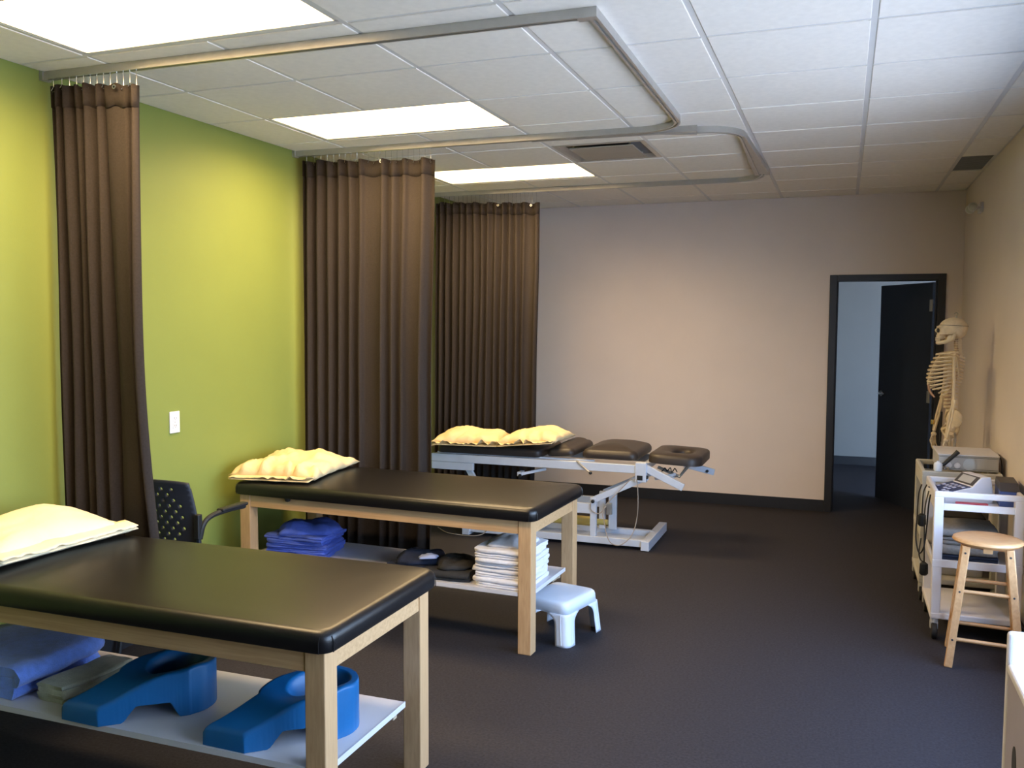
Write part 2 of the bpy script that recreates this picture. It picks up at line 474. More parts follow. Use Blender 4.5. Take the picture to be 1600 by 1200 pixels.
def fixture(r, label):
    t = thing('ceiling_light', label, 'ceiling light', (GX0 - 4 * T, GY0 + (r + .5) * T, H), group='recessed fluorescent ceiling lights')
    g = .0125
    a, b = T - g, T / 2 - g
    f = MB().box(-a, a, -b, -b + .012, -.002, .05).box(-a, a, b - .012, b, -.002, .05).box(-a, -a + .012, -b, b, -.002, .05).box(a - .012, a, -b, b, -.002, .05)
    f.build('frame', M['tee'], t)
    MB().box(-a + .012, a - .012, -b + .012, b - .012, .002, .008).build('diffuser', M['lamp'], t)
    ld = bpy.data.lights.new('lamp_light', 'AREA')
    ld.shape = 'RECTANGLE'; ld.size = 2 * a - .03; ld.size_y = 2 * b - .03
    ld.energy = LAMP_WATTS; ld.color = LAMP_COLOR; ld.spread = RAD(LAMP_SPREAD)
    lo = bpy.data.objects.new('lamp_light', ld); C.objects.link(lo); lo.parent = t; lo.location = (0, 0, .001)
for r, l in FIX: fixture(r, l)
# square supply diffuser: frame, sloped surround, tan centre plate
vx, vy = GX0 - 2.5 * T, GY0 + 3.5 * T
t = thing('ceiling_vent', 'square white ceiling air vent with tan centre plate', 'vent', (vx, vy, H))
mb = MB()
loops = []
for q, z in ((.292, 0), (.292, -.004), (.262, -.004), (.225, .05), (.205, .05)):
    loops.append([mb.bm.verts.new(v) for v in ((-q, -q, z), (q, -q, z), (q, q, z), (-q, q, z))])
for A, B in zip(loops, loops[1:]):
    for k in range(4): mb.bm.faces.new([A[k], A[(k + 1) % 4], B[(k + 1) % 4], B[k]])
mb.bm.faces.new(loops[-1])
mb.build('frame', M['alu'], t)
MB().box(-.205, .205, -.205, .205, -.012, -.004).build('centre_plate', M['vent_face'], t, bevel=.003)
for sx in (-1, 1):
    for sy in (-1, 1): MB().box(sx * .18 - .006, sx * .18 + .006, sy * .18 - .006, sy * .18 + .006, -.004, .05).build('hanger', M['alu'], t)
gx0 = GX0 + T
t = thing('return_grille', 'dark grey ceiling air grille against the right wall', 'vent', ((gx0 + XR) / 2, GY0 + 5.5 * T, H))
hw = (XR - gx0) / 2 - .013
MB().box(-hw, hw, -.29, .29, .002, .012).build('backing', M['vent_dark'], t)
for k in range(14):
    y = -.27 + k * .0415
    MB().box(-hw, hw, y - .008, y + .008, -.001, .002).build('slat', M['vent_dark'], t)

# ------------------------------------------------------------------ curtain tracks
TR = [(-.016, 0), (-.016, -.034), (-.006, -.034), (-.006, -.026), (.006, -.026), (.006, -.034), (.016, -.034), (.016, 0)]
z = H - .0070
path = [(XL + .002, 3.06, z), (-.85, 3.09, z), (-.855, 4.76, z)] + arc((-1.09, 4.78), .235, 0, pi / 2, 9, z) + [(XL + .002, 4.985, z)]
t = thing('curtain_track', 'aluminium curtain track squared round the nearer treatment bay', 'curtain track')
MB().sweep(path, TR).build('rail', M['alu'], t, smooth=True)
MB().box(-.905, -.832, 3.068, 3.112, H - .0440, H - .0412).build('corner_joint', M['alu'], t)
for yb in (3.035, 4.96): MB().box(XL + .001, XL + .02, yb, yb + .05, H - .045, H - .003).build('end_bracket', M['alu'], t)
path = [(-1.75, 5.03, z), (-1.0, 5.075, z), (-.80, 5.11, z)] + arc((-.80, 5.335), .225, -pi / 2, 0, 8, z) + [(-.58, 6.70, z)] + arc((-.84, 6.70), .26, 0, pi / 2, 9, z) + [(XL + .002, 6.945, z)]
t = thing('curtain_track', 'aluminium curtain track with rounded corners round the farther bay', 'curtain track')
MB().sweep(path, TR).build('rail', M['alu'], t, smooth=True)
MB().box(XL + .001, XL + .02, 6.92, 6.97, H - .045, H - .003).build('end_bracket', M['alu'], t)

# ------------------------------------------------------------------ curtains
def curtain(label, y, top, bot, zt, zb, widths, amp, seed, bulge=0.0, hooks=12, flat=()):
    rnd = random.Random(seed)
    t = thing('privacy_curtain', label, 'curtain', ((top[0] + top[1]) / 2, y, 0), group='brown privacy curtains bunched at the green wall')
    ox = (top[0] + top[1]) / 2
    n = len(widths); tot = sum(widths)
    cols = []
    acc = 0
    for k, w in enumerate(widths):
        s = -1 if k % 2 else 1
        a = amp * rnd.uniform(.7, 1.25) * (0.35 if k in flat else 1)
        steps = 8 if w < 2.0 else 14
        for q in range(steps):
            u = (acc + w * q / steps) / tot
            cols.append((u, s * a * sin(pi * q / steps) ** .8, k))
        acc += w
    cols.append((1.0, 0, n))
    NZ = 26
    ztop = lambda u: zt[0] + (zt[1] - zt[0]) * u + .006 * sin(u * 40 + seed)
    def grid(v0, v1, nz, off, name, mt):
        mb = MB(); g = []
        for j in range(nz + 1):
            v = v0 + (v1 - v0) * j / nz
            row = []
            for u, dy, k in cols:
                xt = top[0] + (top[1] - top[0]) * u
                xb = bot[0] + (bot[1] - bot[0]) * u
                x = xt + (xb - xt) * v ** 1.1 - ox
                drift = .010 * noise.noise(Vector((u * 7, v * 2.0, seed)))
                a = .75 + .45 * v + .25 * noise.noise(Vector((k * 1.7, v * 1.5, seed)))
                yy = dy * a + off + drift + bulge * sin(pi * min(1, v * 1.1)) * (u > .6) * (u - .6)
                zz = ztop(u) * (1 - v) + zb * v
                row.append(mb.bm.verts.new((x + drift, yy, zz)))
            g.append(row)
        for j in range(nz):
            for i in range(len(cols) - 1):
                mb.bm.faces.new([g[j][i], g[j][i + 1], g[j + 1][i + 1], g[j + 1][i]])
        o = mb.build(name, mt, t, smooth=True, angle=180)
        s = o.modifiers.new('thick', 'SOLIDIFY'); s.thickness = .0025; s.offset = 0
        return o
    grid(0, 1, NZ, 0, 'fabric', M['curtain'])
    grid(0.001, .040, 2, -.0045, 'header_band', M['curtain_band'])
    hk = None
    for k in range(hooks):
        u = (k + .5) / hooks if hooks < 6 else .03 + .94 * (k / (hooks - 1)) ** .9
        x = top[0] + (top[1] - top[0]) * u - ox
        zz = ztop(u) - .018
        MB().tube([(x, 0, H - .036), (x, 0, zz + .02), (x, -.010, zz + .004), (x, -.013, zz), (x, -.006, zz - .006), (x, .002, zz)], .0016, 5).build('hook', M['chrome'], t)
    for u in (.62, .93) if hooks > 14 else (.78,):
        x = top[0] + (top[1] - top[0]) * u - ox
        MB().lathe([(.004, 0), (.0045, -.003), (.010, -.003), (.010, 0)], (x, -.028, ztop(u) - .018), 12, 'y').build('eyelet', M['chrome'], t)
    return t
w1 = [1, .8, 1, 1.1, .9, 1, .8, 1, 1.1, .9, 1.0, 3.6, 1.2, 1.1]
curtain('nearest brown curtain bundle hanging beside the white wall outlet', 3.06, (-3.31, -2.82), (-3.30, -2.745), (2.672, 2.637), .28, w1, .030, 3, bulge=-.12, hooks=13, flat=(11,))
w2 = [.9, 1, .8, 1, .9, 1, 1, .8, 1, .9, 1.1, 1, 3.0, 1, .8, 1, .9, 1, 2.4, 1.2, 1]
curtain('middle and widest brown curtain bundle with two pale eyelets', 4.99, (-3.29, -2.355), (-3.30, -2.40), (2.668, 2.628), .20, w2, .034, 8, bulge=-.05, hooks=22, flat=(12, 18))
w3 = [1, .9] * 13 + [2.2, 1.3]
curtain('farthest brown curtain bundle behind the adjustable treatment table', 6.95, (-3.27, -2.345), (-3.29, -2.38), (2.652, 2.612), .25, w3, .028, 5, hooks=24)

# ------------------------------------------------------------------ wall outlet, emergency light
t = thing('wall_outlet', 'white double power outlet on the lime green wall', 'outlet', (XL, 3.832, 1.10))
MB().box(.0005, .007, -.038, .038, -.058, .058).build('cover_plate', M['outlet'], t, bevel=.003)
for s in (-1, 1):
    rc = MB().box(.007, .0095, -.017, .017, s * .020 - .0145, s * .020 + .0145).build('receptacle', M['outlet'], t, bevel=.002)
    for q in (-1, 1): MB().box(.0095, .0100, q * .006 - .001, q * .006 + .001, s * .020 - .002, s * .020 + .007).build('slot', M['slot'], rc)
    MB().lathe([(.002, .0095), (.002, .0100)], (0, 0, s * .020 - .007), 8, 'x').build('slot', M['slot'], rc)
MB().lathe([(.003, .007), (.003, .008)], (0, 0, 0), 8, 'x').build('screw', M['alu'], t)
t = thing('emergency_light', 'small twin-head emergency lamp high on the right wall', 'lamp', (XR, 7.25, 2.475))
MB().box(-.022, -.0005, -.07, .07, -.035, .035).build('wall_plate', M['cart'], t, bevel=.004)
for s in (-1, 1):
    h = MB().tube([(-.022, s * .035, 0), (-.05, s * .045, .005), (-.06, s * .055, .0)], .007).lathe([(.012, .02), (.030, -.02), (.033, -.045), (.030, -.050)], (-.075, s * .075, -.005), 14, 'y').build('lamp_head', M['cart'], t, smooth=True)
    MB().lathe([(.028, -.0505), (.020, -.056), (.004, -.058)], (-.075, s * .075, -.005), 14, 'y').build('lens', M['glass_lens'], h, smooth=True)

# ------------------------------------------------------------------ treatment tables
def wooden_table(label, loc, rz):
    t = thing('treatment_table', label, 'treatment table', loc, rz, 'wooden treatment tables with shelf')
    pad_mesh(1.83, .76, .067, .05, .030, .006, .673).build('pad', M['vinyl'], t, smooth=True, angle=60)
    for sx in (-1, 1):
        for sy in (-1, 1):
            pr = [(-.0015, 0), (.0015, 0)]
            for dx, dy in ((.0, .032), (.032, .0)):
                x, y = sx * (.9145 - dx), sy * (.3795 - dy)
                nx, ny = (sx, 0) if dx == 0 else (0, sy)
                MB().tube([(x, y, .676), (x + nx * .0008, y + ny * .0008, .705), (x - nx * .006, y - ny * .006, .724)], .0016, 5).build('seam', M['vinyl'], t, smooth=True)
    for sx in (-1, 1):
        for sy in (-1, 1):
            x, y = sx * .85, sy * .315
            MB().box(x - .035, x + .035, y - .035, y + .035, 0, .673).build('leg', M['wood'], t, bevel=.004)
    for sy in (-1, 1): MB().box(-.814, .814, sy * .335 - .011, sy * .335 + .011, .602, .672).build('apron', M['wood'], t, bevel=.002)
    for sx in (-1, 1): MB().box(sx * .869 - .011, sx * .869 + .011, -.279, .279, .602, .672).build('apron', M['wood'], t, bevel=.002)
    # shelf notched round the front legs
    ox = .874
    shp = [(-.813, -.345), (.813, -.345), (.813, -.278), (ox, -.278), (ox, .175), (-ox, .175), (-ox, -.278), (-.813, -.278)]
    mb = MB()
    a = [mb.bm.verts.new((x, y, .291)) for x, y in shp]; b = [mb.bm.verts.new((x, y, .309)) for x, y in shp]
    mb.bm.faces.new(a[::-1]); mb.bm.faces.new(b)
    for k in range(8): mb.bm.faces.new([a[k], a[(k + 1) % 8], b[(k + 1) % 8], b[k]])
    sh = mb.build('shelf', M['laminate'], t)
    MB().box(-.813, .813, -.3475, -.345, .290, .310).build('edge_strip', M['laminate'], sh)
    for sx in (-1, 1): MB().box(min(sx * .874, sx * .8775), max(sx * .874, sx * .8775), -.278, .176, .290, .3105).build('edge_strip', M['laminate'], sh)
    MB().box(-.86, .86, -.28, -.255, .262, .291).box(-.86, .86, .12, .145, .262, .291).build('shelf_batten', M['chip'], t)
    return t
T1 = wooden_table('nearest black padded wooden treatment table at picture lower left', (-2.285, 2.555, 0), 0)
T2L, T2R = (-2.272, 4.45, 0), RAD(-2.5)
T2 = wooden_table('second black padded wooden treatment table, white step stool at its end', T2L, T2R)
MB().lathe([(.004, .650), (.014, .655), (.018, .668), (.018, .6735)], (-.555, -.352, 0), 12).build('pad_bolt', M['black_plastic'], T2, smooth=True)
MB().box(.876, .882, -.03, .05, .285, .29).build('edge_chip', M['chip'], T2)

def T2w(x, y):
    c, s = cos(T2R), sin(T2R)
    return (T2L[0] + x * c - y * s, T2L[1] + x * s + y * c)

# ------------------------------------------------------------------ cloth helpers
def pillow_mesh(w, d, h, seed, p=2.6, wr=.012, sag=None):
    """top and bottom grids over a squarish plan, thickness falls to the rim"""
    mb = MB(); N = 34; K = 26
    top, bot = [], []
    rnd = random.Random(seed)
    for i in range(N + 1):
        rt_, rb_ = [], []
        for j in range(K + 1):
            u, v = -1 + 2 * i / N, -1 + 2 * j / K
            # corners stick out as ears, sides pull in
            x = w / 2 * u * (1 - .07 * (1 - v * v)) 
            y = d / 2 * v * (1 - .08 * (1 - u * u))
            e = max(0, (1 - abs(u) ** p)) ** .55 * max(0, (1 - abs(v) ** p)) ** .55
            q = Vector((u * 2.1 + seed, v * 2.1, seed * 1.3))
            wn_ = noise.noise(q) * .5 + abs(noise.noise(q * 2.3)) * .5
            edge = 1 - e
            fold = sin(v * 13 + seed + 3 * noise.noise(q)) * wr * .8 * max(0, abs(u) ** 3) * e ** .3 + sin(u * 14 + seed + 4 * noise.noise(q * 1.5)) * wr * 1.5 * (abs(v) ** 2.0 if v < 0 else abs(v) ** 4 * .5) * e ** .3
            z = h * e * (1 + .25 * noise.noise(q * .6)) + wn_ * wr * 2.2 * min(1, e * 3) + fold
            rim = (i in (0, N)) or (j in (0, K))
            zr = .010 + (.012 * noise.noise(Vector((u * 3, v * 3, seed))) + .008)
            if sag: 
                zr += sag(x, y)
            base = max(.001, zr * (1 - e))
            vt = mb.bm.verts.new((x, y, max(z, 0) * .92 + base + .003))
            rt_.append(vt)
            rb_.append(vt if rim else mb.bm.verts.new((x * .985, y * .985, base * .6)))
        top.append(rt_); bot.append(rb_)
    for i in range(N):
        for j in range(K):
            mb.bm.faces.new([top[i][j], top[i + 1][j], top[i + 1][j + 1], top[i][j + 1]])
            mb.bm.faces.new([bot[i][j], bot[i][j + 1], bot[i + 1][j + 1], bot[i + 1][j]])
    return mb

def hem(w_axis, length, depth, seed, ripple=.010, zr=.012):
    """a wavy open end of a pillowcase: two thin flaps that bulge apart"""
    out = []
    for side in (1, -1):
        mb = MB(); g = []
        n = 40
        for i in range(n + 1):
            s = -1 + 2 * i / n
            row = []
            for j in range(5):
                t_ = j / 4
                rr = ripple * (1.5 * noise.noise(Vector((s * 2.6, seed, side * 2))) + .8 * noise.noise(Vector((s * 6.5, seed, side)))) * t_ * 1.6
                z = zr * (1 - t_ * .35) + (abs(rr) + .002 if side > 0 else .002 * t_) * (1 if side > 0 else 1) - (.008 * t_ if side < 0 else 0)
                row.append(mb.bm.verts.new((s * length / 2 * (1 - .03 * t_), -depth * t_ * (1 + .15 * noise.noise(Vector((s * 3, seed, side)))), max(.002, z))))
            g.append(row)
        for i in range(n):
            for j in range(4): mb.bm.faces.new([g[i][j], g[i + 1][j], g[i + 1][j + 1], g[i][j + 1]])
        out.append(mb)
    return out

def add_hem(parent, length, depth, seed, loc, rz, mt, ripple=.010, zr=.012):
    for k, mb in enumerate(hem(None, length, depth, seed, ripple, zr)):
        o = mb.build('hem_flap', mt, parent, smooth=True, angle=180)
        o.location = loc; o.rotation_euler = (0, 0, rz)
        s = o.modifiers.new('thick', 'SOLIDIFY'); s.thickness = .003; s.offset = 0

def folded(w, d, h, layers, seed, jitter=.004, sag=.0):
    """cloth folded `layers` times: a serpentine ribbon in the y-z plane, run along x; bends at the y ends"""
    mb = MB()
    t_ = h / layers
    path = []
    for L in range(layers):
        z = t_ * (L + .5)
        ys_ = [-d / 2 + t_ * .5 + (d - t_) * k / 8 for k in range(9)]
        if L % 2: ys_ = ys_[::-1]
        path += [(y, z) for y in ys_]
        if L < layers - 1:
            s = 1 if L % 2 == 0 else -1
            yc = s * (d / 2 - t_ * .5)
            for a in (-60, -30, 0, 30, 60):
                path.append((yc + s * t_ * .5 * cos(RAD(a)), z + t_ / 2 + t_ / 2 * sin(RAD(a))))
    P = [Vector((0, y, z)) for y, z in path]
    n = len(P)
    left, right = [], []
    for i, p in enumerate(P):
        dv = (P[min(i + 1, n - 1)] - P[max(i - 1, 0)]).normalized()
        nn = Vector((0, -dv.z, dv.y))
        left.append(p + nn * t_ * .47); right.append(p - nn * t_ * .47)
    e = (P[-1] - P[-2]).normalized() * t_ * .3
    s0 = (P[0] - P[1]).normalized() * t_ * .3
    outline = [P[0] + s0] + left + [P[-1] + e] + right[::-1]
    NX = 10
    rings = []
    for k in range(NX + 1):
        u = -1 + 2 * k / NX
        rr = []
        for q in outline:
            edge = 1 - .06 * abs(u) ** 6
            dx = jitter * 1.5 * noise.noise(Vector((q.y * 14, q.z * 60, seed + (9 if u > 0 else 0)))) if abs(u) > .95 else 0
            dz = jitter * noise.noise(Vector((u * 2, q.y * 10, seed))) * (q.z / h)
            dy = jitter * 1.5 * noise.noise(Vector((u * 2.5, q.z * 50, seed + 5)))
            zz = q.z + dz + sag * (q.z / h) * (-(u * u))
            rr.append(mb.bm.verts.new((u * w / 2 + dx, q.y * edge + dy, max(.0005, zz))))
        rings.append(rr)
    m_ = len(outline)
    for A, B in zip(rings, rings[1:]):
        for k in range(m_): mb.bm.faces.new([A[k], A[(k + 1) % m_], B[(k + 1) % m_], B[k]])
    # ends: strip between left and right
    for R_, fl in ((rings[0], 0), (rings[-1], 1)):
        L_ = R_[1:1 + n]; Rr = R_[n + 2:][::-1]
        for k in range(n - 1):
            f = [L_[k], L_[k + 1], Rr[k + 1], Rr[k]]
            mb.bm.faces.new(f if fl else f[::-1])
        mb.bm.faces.new([R_[0], L_[0], Rr[0]]); mb.bm.faces.new([R_[n + 1], Rr[-1], L_[-1]])
    return mb

def heap(w, d, h, seed, sharp=2.5):
    """loosely crumpled cloth lying flat"""
    mb = MB(); N = 24; rows = []; c0 = []
    for i in range(N + 1):
        row = []
        for j in range(N + 1):
            u, v = -1 + 2 * i / N, -1 + 2 * j / N
            rr = max(abs(u), abs(v))
            l = math.hypot(u, v)
            s = (rr / l) if l > 1e-6 else 1
            k = .55 * s + .45
            x, y = u * k * w / 2, v * k * d / 2
            wob = 1 + .18 * noise.noise(Vector((u * 1.5, v * 1.5, seed)))
            e = (1 - rr ** 3) 
            z = h * e ** .6 * (.72 + .35 * noise.noise(Vector((u * 1.3 + seed, v * 1.3, 0))) + .22 * abs(noise.noise(Vector((u * sharp * 1.6, v * sharp * 1.6, seed)))))
            row.append(mb.bm.verts.new((x * wob, y * wob, max(.001, z))))
        rows.append(row)
    for i in range(N):
        for j in range(N): mb.bm.faces.new([rows[i][j], rows[i + 1][j], rows[i + 1][j + 1], rows[i][j + 1]])
    edge = [rows[i][0] for i in range(N + 1)] + [rows[N][j] for j in range(1, N + 1)] + [rows[i][N] for i in range(N - 1, -1, -1)] + [rows[0][j] for j in range(N - 1, 0, -1)]
    mb.bm.faces.new(edge[::-1])
    return mb

def one(mb, name, mt, label, cat, loc, rz=0, group=None, **kw):
    kw.setdefault('smooth', True)
    o = mb.build(name, mt, **kw)
    o.location = loc; o.rotation_euler = (0, 0, rz)
    return tag(o, label, cat, group)

# ------------------------------------------------------------------ pillows
ZT = .7475
t = thing('pillow', 'large ivory pillow on the nearest treatment table, cropped by the left edge', 'pillow', (-3.00, 2.60, ZT), RAD(-3))
pillow_mesh(.44, .68, .135, 2.2, wr=.006).build('cover', M['pillow_white'], t, smooth=True, angle=180)
add_hem(t, .63, .085, 3, (.175, 0, .004), pi / 2, M['pillow_white'], .010, .052)
px, py = T2w(-.765, .02)
t = thing('pillow', 'single cream pillow with a creased open end, beside the green wall', 'pillow', (px, py, ZT), RAD(8))
pillow_mesh(.54, .64, .118, 5.1, wr=.026).build('cover', M['pillow'], t, smooth=True, angle=180)
add_hem(t, .50, .075, 1, (0, -.290, .004), 0, M['pillow'], .022, .016)

# ------------------------------------------------------------------ blue moulded supports
def mould():
    mb = MB(); NU, NV = 96, 56
    A0, A1 = Vector((-.19, -.20)), Vector((.075, .155))
    top, bot = [], []
    for i in range(NU + 1):
        u = i / NU
        ax = A0.lerp(A1, u)
        c = Vector((1, -.02)).lerp(Vector((.78, -.62)), min(1, u * 1.4)).normalized()
        ring_u = (u - .68) / .32
        if u < .36: hw_ = .078 - .004 * sin(pi * u / .36)
        elif abs(ring_u) <= 1: hw_ = .078 + .052 * math.sqrt(max(0, 1 - ring_u ** 2)) if ring_u < 0 else .128 * max(.0, 1 - ring_u ** 2.6) ** .5
        else: hw_ = .078
        hwL = hw_
        s = max(0, min(1, (u + .04) / .58)); s = s * s * (3 - 2 * s) * .55 + s * .45
        hh = .058 + .094 * s
        a = max(0, min(1, (u - .16) / .14)); b_ = max(0, min(1, (.66 - u) / .10))
        under = .052 * (a * a * (3 - 2 * a)) * (b_ * b_ * (3 - 2 * b_))
        rt_, rb_ = [], []
        for j in range(NV + 1):
            v = sin(pi / 2 * (-1 + 2 * j / NV))
            if v > 0 and u < .74: hw_ = .078 + .052 * min(1, (u / .74)) ** 1.2
            elif u < .74: hw_ = hwL
            p = ax + c * hw_ * v
            rr = math.hypot(ring_u * 1.0, v) if ring_u > -1 else 2
            rr = math.hypot((u - .715) / .235, v * hw_ / .100)
            cq = max(0, min(1, (1.0 - rr) / .42)); cav = .088 * cq * cq * (3 - 2 * cq) if u > .40 else 0
            ev = max(0, (abs(v) - .84) / .16); eu = max(0, (.05 - u) / .05)
            rim = -.013 * (1 - math.sqrt(max(0, 1 - ev * ev))) - .012 * (1 - math.sqrt(max(0, 1 - eu * eu)))
            lip = .014 * math.exp(-((u - .80) / .10) ** 2) * abs(v) ** 2
            dip = -.020 * math.exp(-((u - .50) / .12) ** 2) * (1 - v * v)
            rt_.append(mb.bm.verts.new((p.x, p.y, hh - cav + rim + lip + dip)))
            vb = .92 * v
            pb = ax + c * hw_ * v * 1.02
            rb_.append(mb.bm.verts.new((pb.x, pb.y, under)))
        top.append(rt_); bot.append(rb_)
    for i in range(NU):
        for j in range(NV):
            mb.bm.faces.new([top[i][j], top[i + 1][j], top[i + 1][j + 1], top[i][j + 1]])
            mb.bm.faces.new([bot[i][j], bot[i][j + 1], bot[i + 1][j + 1], bot[i + 1][j]])
    for i in range(NU):
        for j in (0, NV): mb.bm.faces.new([top[i][j], top[i + 1][j], bot[i + 1][j], bot[i][j]])
    for j in range(NV):
        for i in (0, NU): mb.bm.faces.new([top[i][j], top[i][j + 1], bot[i][j + 1], bot[i][j]])
    bmesh.ops.remove_doubles(mb.bm, verts=mb.bm.verts[:], dist=.0015)
    return mb
m2 = one(mould(), 'body_support', M['blue_foam'], 'blue moulded support behind the front leg at shelf right end', 'body support', (-1.585, 2.415, .3105), group='blue moulded foam supports', angle=62)
m1 = m2.copy(); C.objects.link(m1)
m1.location = (-2.145, 2.395, .3105); m1['label'] = 'blue moulded support beside the folded grey-green towel, fully in view'

# ------------------------------------------------------------------ towels on the first shelf
t = one(folded(.40, .46, .118, 3, 4.4, jitter=.010), 'folded_blanket', M['blue_towel'], 'thick periwinkle blue folded blanket at shelf left', 'blanket', (-2.90, 2.44, .3102), RAD(-90), angle=75)
t.rotation_euler = (0, 0, RAD(92))
t.scale = (1, 1, 1)
one(folded(.30, .135, .062, 4, 7.1, jitter=.006), 'folded_towel', M['grey_towel'], 'small grey-green rolled towel between the blue blanket and blue support', 'towel', (-2.545, 2.435, .3102), RAD(86), angle=75)

# ------------------------------------------------------------------ stuff on the second shelf
names = ['topmost of', 'second from the top of', 'third from the top of', 'fourth from the top of', 'fifth from the top of', 'third from the bottom of', 'second from the bottom of', 'lowest of']
hts = [.026, .022, .025, .023, .026, .022, .024, .023]
z = .3102
x, y = T2w(.705, -.165)
for k in range(8):
    rnd = random.Random(k * 7 + 1)
    h_ = hts[7 - k]
    one(folded(.285 + rnd.uniform(-.012, .012), .325 + rnd.uniform(-.014, .014), h_, 2, k * 3.3 + 1, jitter=.004), 'folded_towel', M['white_towel'],
        'folded white towel, %s the white stack' % names[7 - k], 'towel', (x + rnd.uniform(-.006, .006), y + rnd.uniform(-.006, .006), z), T2R + rnd.uniform(-.05, .05) + (pi if k % 2 else 0), 'stacked white towels on the second table shelf', angle=75)
    z += h_ + .0008
one(heap(.25, .29, .030, 3.3), 'crumpled_towel', M['white_towel'], 'loose bluish white towel thrown on top of the white stack', 'towel', (x, y + .02, z + .001), .1, angle=180)
x, y = T2w(.38, -.19)
one(folded(.26, .26, .050, 3, 11, jitter=.008), 'folded_sweater', M['black_cloth'], 'charcoal folded cloth touching the white towel stack', 'clothing', (x, y, .3102), T2R + .1, angle=75)
one(heap(.22, .24, .05, 6.1), 'crumpled_cloth', M['black_cloth'], 'black crumpled cloth lying on the charcoal folded cloth', 'clothing', (x + .01, y + .02, .3622), .3, angle=180)
x, y = T2w(.17, -.14)
one(folded(.24, .30, .045, 3, 13, jitter=.008), 'folded_garment', M['navy_cloth'], 'navy folded garment left of the charcoal cloth', 'clothing', (x, y, .3102), T2R - .2, angle=75)
one(heap(.26, .25, .065, 9.4), 'crumpled_garment', M['navy_cloth'], 'navy crumpled garment on top of the navy folded one', 'clothing', (x - .01, y, .3572), .2, angle=180)
one(heap(.10, .08, .022, 2.2), 'small_cloth', M['lilac'], 'small pale lilac cloth on the dark garments', 'cloth', T2w(.26, -.24) + (.402,), .4, angle=180)
x, y = T2w(-.60, -.12)
z = .3102
bl = ['lowest folded royal blue cloth under the second table pillow end', 'royal blue folded cloth just above the lowest blue one', 'royal blue folded cloth in the middle of the blue pile',
      'royal blue folded cloth just under the upper blue one', 'upper royal blue folded cloth below the crumpled blue garment']
for k in range(5):
    rnd = random.Random(k + 40)
    one(folded(.36 + rnd.uniform(-.02, .02), .30 + rnd.uniform(-.02, .02), .025, 2, k * 2.1 + 3, jitter=.010), 'folded_cloth', M['blue_scrub'], bl[k], 'cloth', (x + rnd.uniform(-.01, .01), y + rnd.uniform(-.01, .01), z), T2R + .12 + rnd.uniform(-.12, .12), 'royal blue folded cloths', angle=75)
    z += .0262
one(heap(.36, .30, .070, 4.4, 3.5), 'crumpled_garment', M['blue_scrub'], 'crumpled royal blue garment crowning the blue pile', 'clothing', (x + .01, y, z + .001), .4, angle=180)

# ------------------------------------------------------------------ white step stool
def step_stool():
    t = thing('step_stool', 'low white plastic step stool at the end of the second treatment table', 'step stool', (-1.365, 4.432, 0), RAD(-14))
    W, D, hh = .275, .335, .223
    mb = MB()
    rings = []
    prof = [(0.0, hh - .062), (.003, hh - .022), (.007, hh - .010), (.016, hh - .002), (.028, hh), (.075, hh)]
    for ins, z in prof:
        rings.append([mb.bm.verts.new((x, y, z)) for x, y in rrect(W - 2 * ins, D - 2 * ins, max(.01, .045 - ins * .5))])
    n = len(rings[0])
    for A, B in zip(rings, rings[1:]):
        for k in range(n): mb.bm.faces.new([A[k], A[(k + 1) % n], B[(k + 1) % n], B[k]])
    mb.bm.faces.new(rings[-1])
    o = mb.build('top', M['white_plastic'], t, smooth=True, angle=60)
    s = o.modifiers.new('thick', 'SOLIDIFY'); s.thickness = .004; s.offset = -1
    # legs: curved corner shells that flare and arch into the skirt
    for sx in (-1, 1):
        for sy in (-1, 1):
            mb = MB(); g = []
            NZ = 12
            for j in range(NZ + 1):
                v = j / NZ                      # 0 at skirt, 1 at floor
                z = (hh - .060) * (1 - v)
                out = .016 * v
                arm = .040 + .050 * max(0, 1 - v * 3.2) ** 2.2     # length of each wing, wide at the skirt
                cx, cy = W / 2 + out, D / 2 + out
                r = .032
                row = []
                pts = [(cx, cy - r - arm), (cx, cy - r - arm * .66), (cx, cy - r - arm * .33), (cx, cy - r)]
                pts += [(cx - r + r * cos(a), cy - r + r * sin(a)) for a in (RAD(22), RAD(45), RAD(68))]
                pts += [(cx - r, cy), (cx - r - arm * .33, cy), (cx - r - arm * .66, cy), (cx - r - arm, cy)]
                g.append([mb.bm.verts.new((sx * a, sy * b, z)) for a, b in pts])
            for j in range(NZ):
                for k in range(10): mb.bm.faces.new([g[j][k], g[j][k + 1], g[j + 1][k + 1], g[j + 1][k]])
            o = mb.build('leg', M['white_plastic'], t, smooth=True, angle=60)
            s = o.modifiers.new('thick', 'SOLIDIFY'); s.thickness = .005; s.offset = 0
            # raised rim round the corner panel of each leg
            pth = []
            for v in (.02, .3, .6, .93):
                z = (hh - .060) * (1 - v); out = .016 * v + .0025
                pth.append((sx * (W / 2 + out), sy * (D / 2 + out - .040), z))
            pt2 = []
            for v in (.93, .6, .3, .02):
                z = (hh - .060) * (1 - v); out = .016 * v + .0025
                pt2.append((sx * (W / 2 + out - .040), sy * (D / 2 + out), z))
            MB().tube(pth, .003, 6).tube(pt2, .003, 6).build('leg_rib', M['white_plastic'], o, smooth=True)
step_stool()

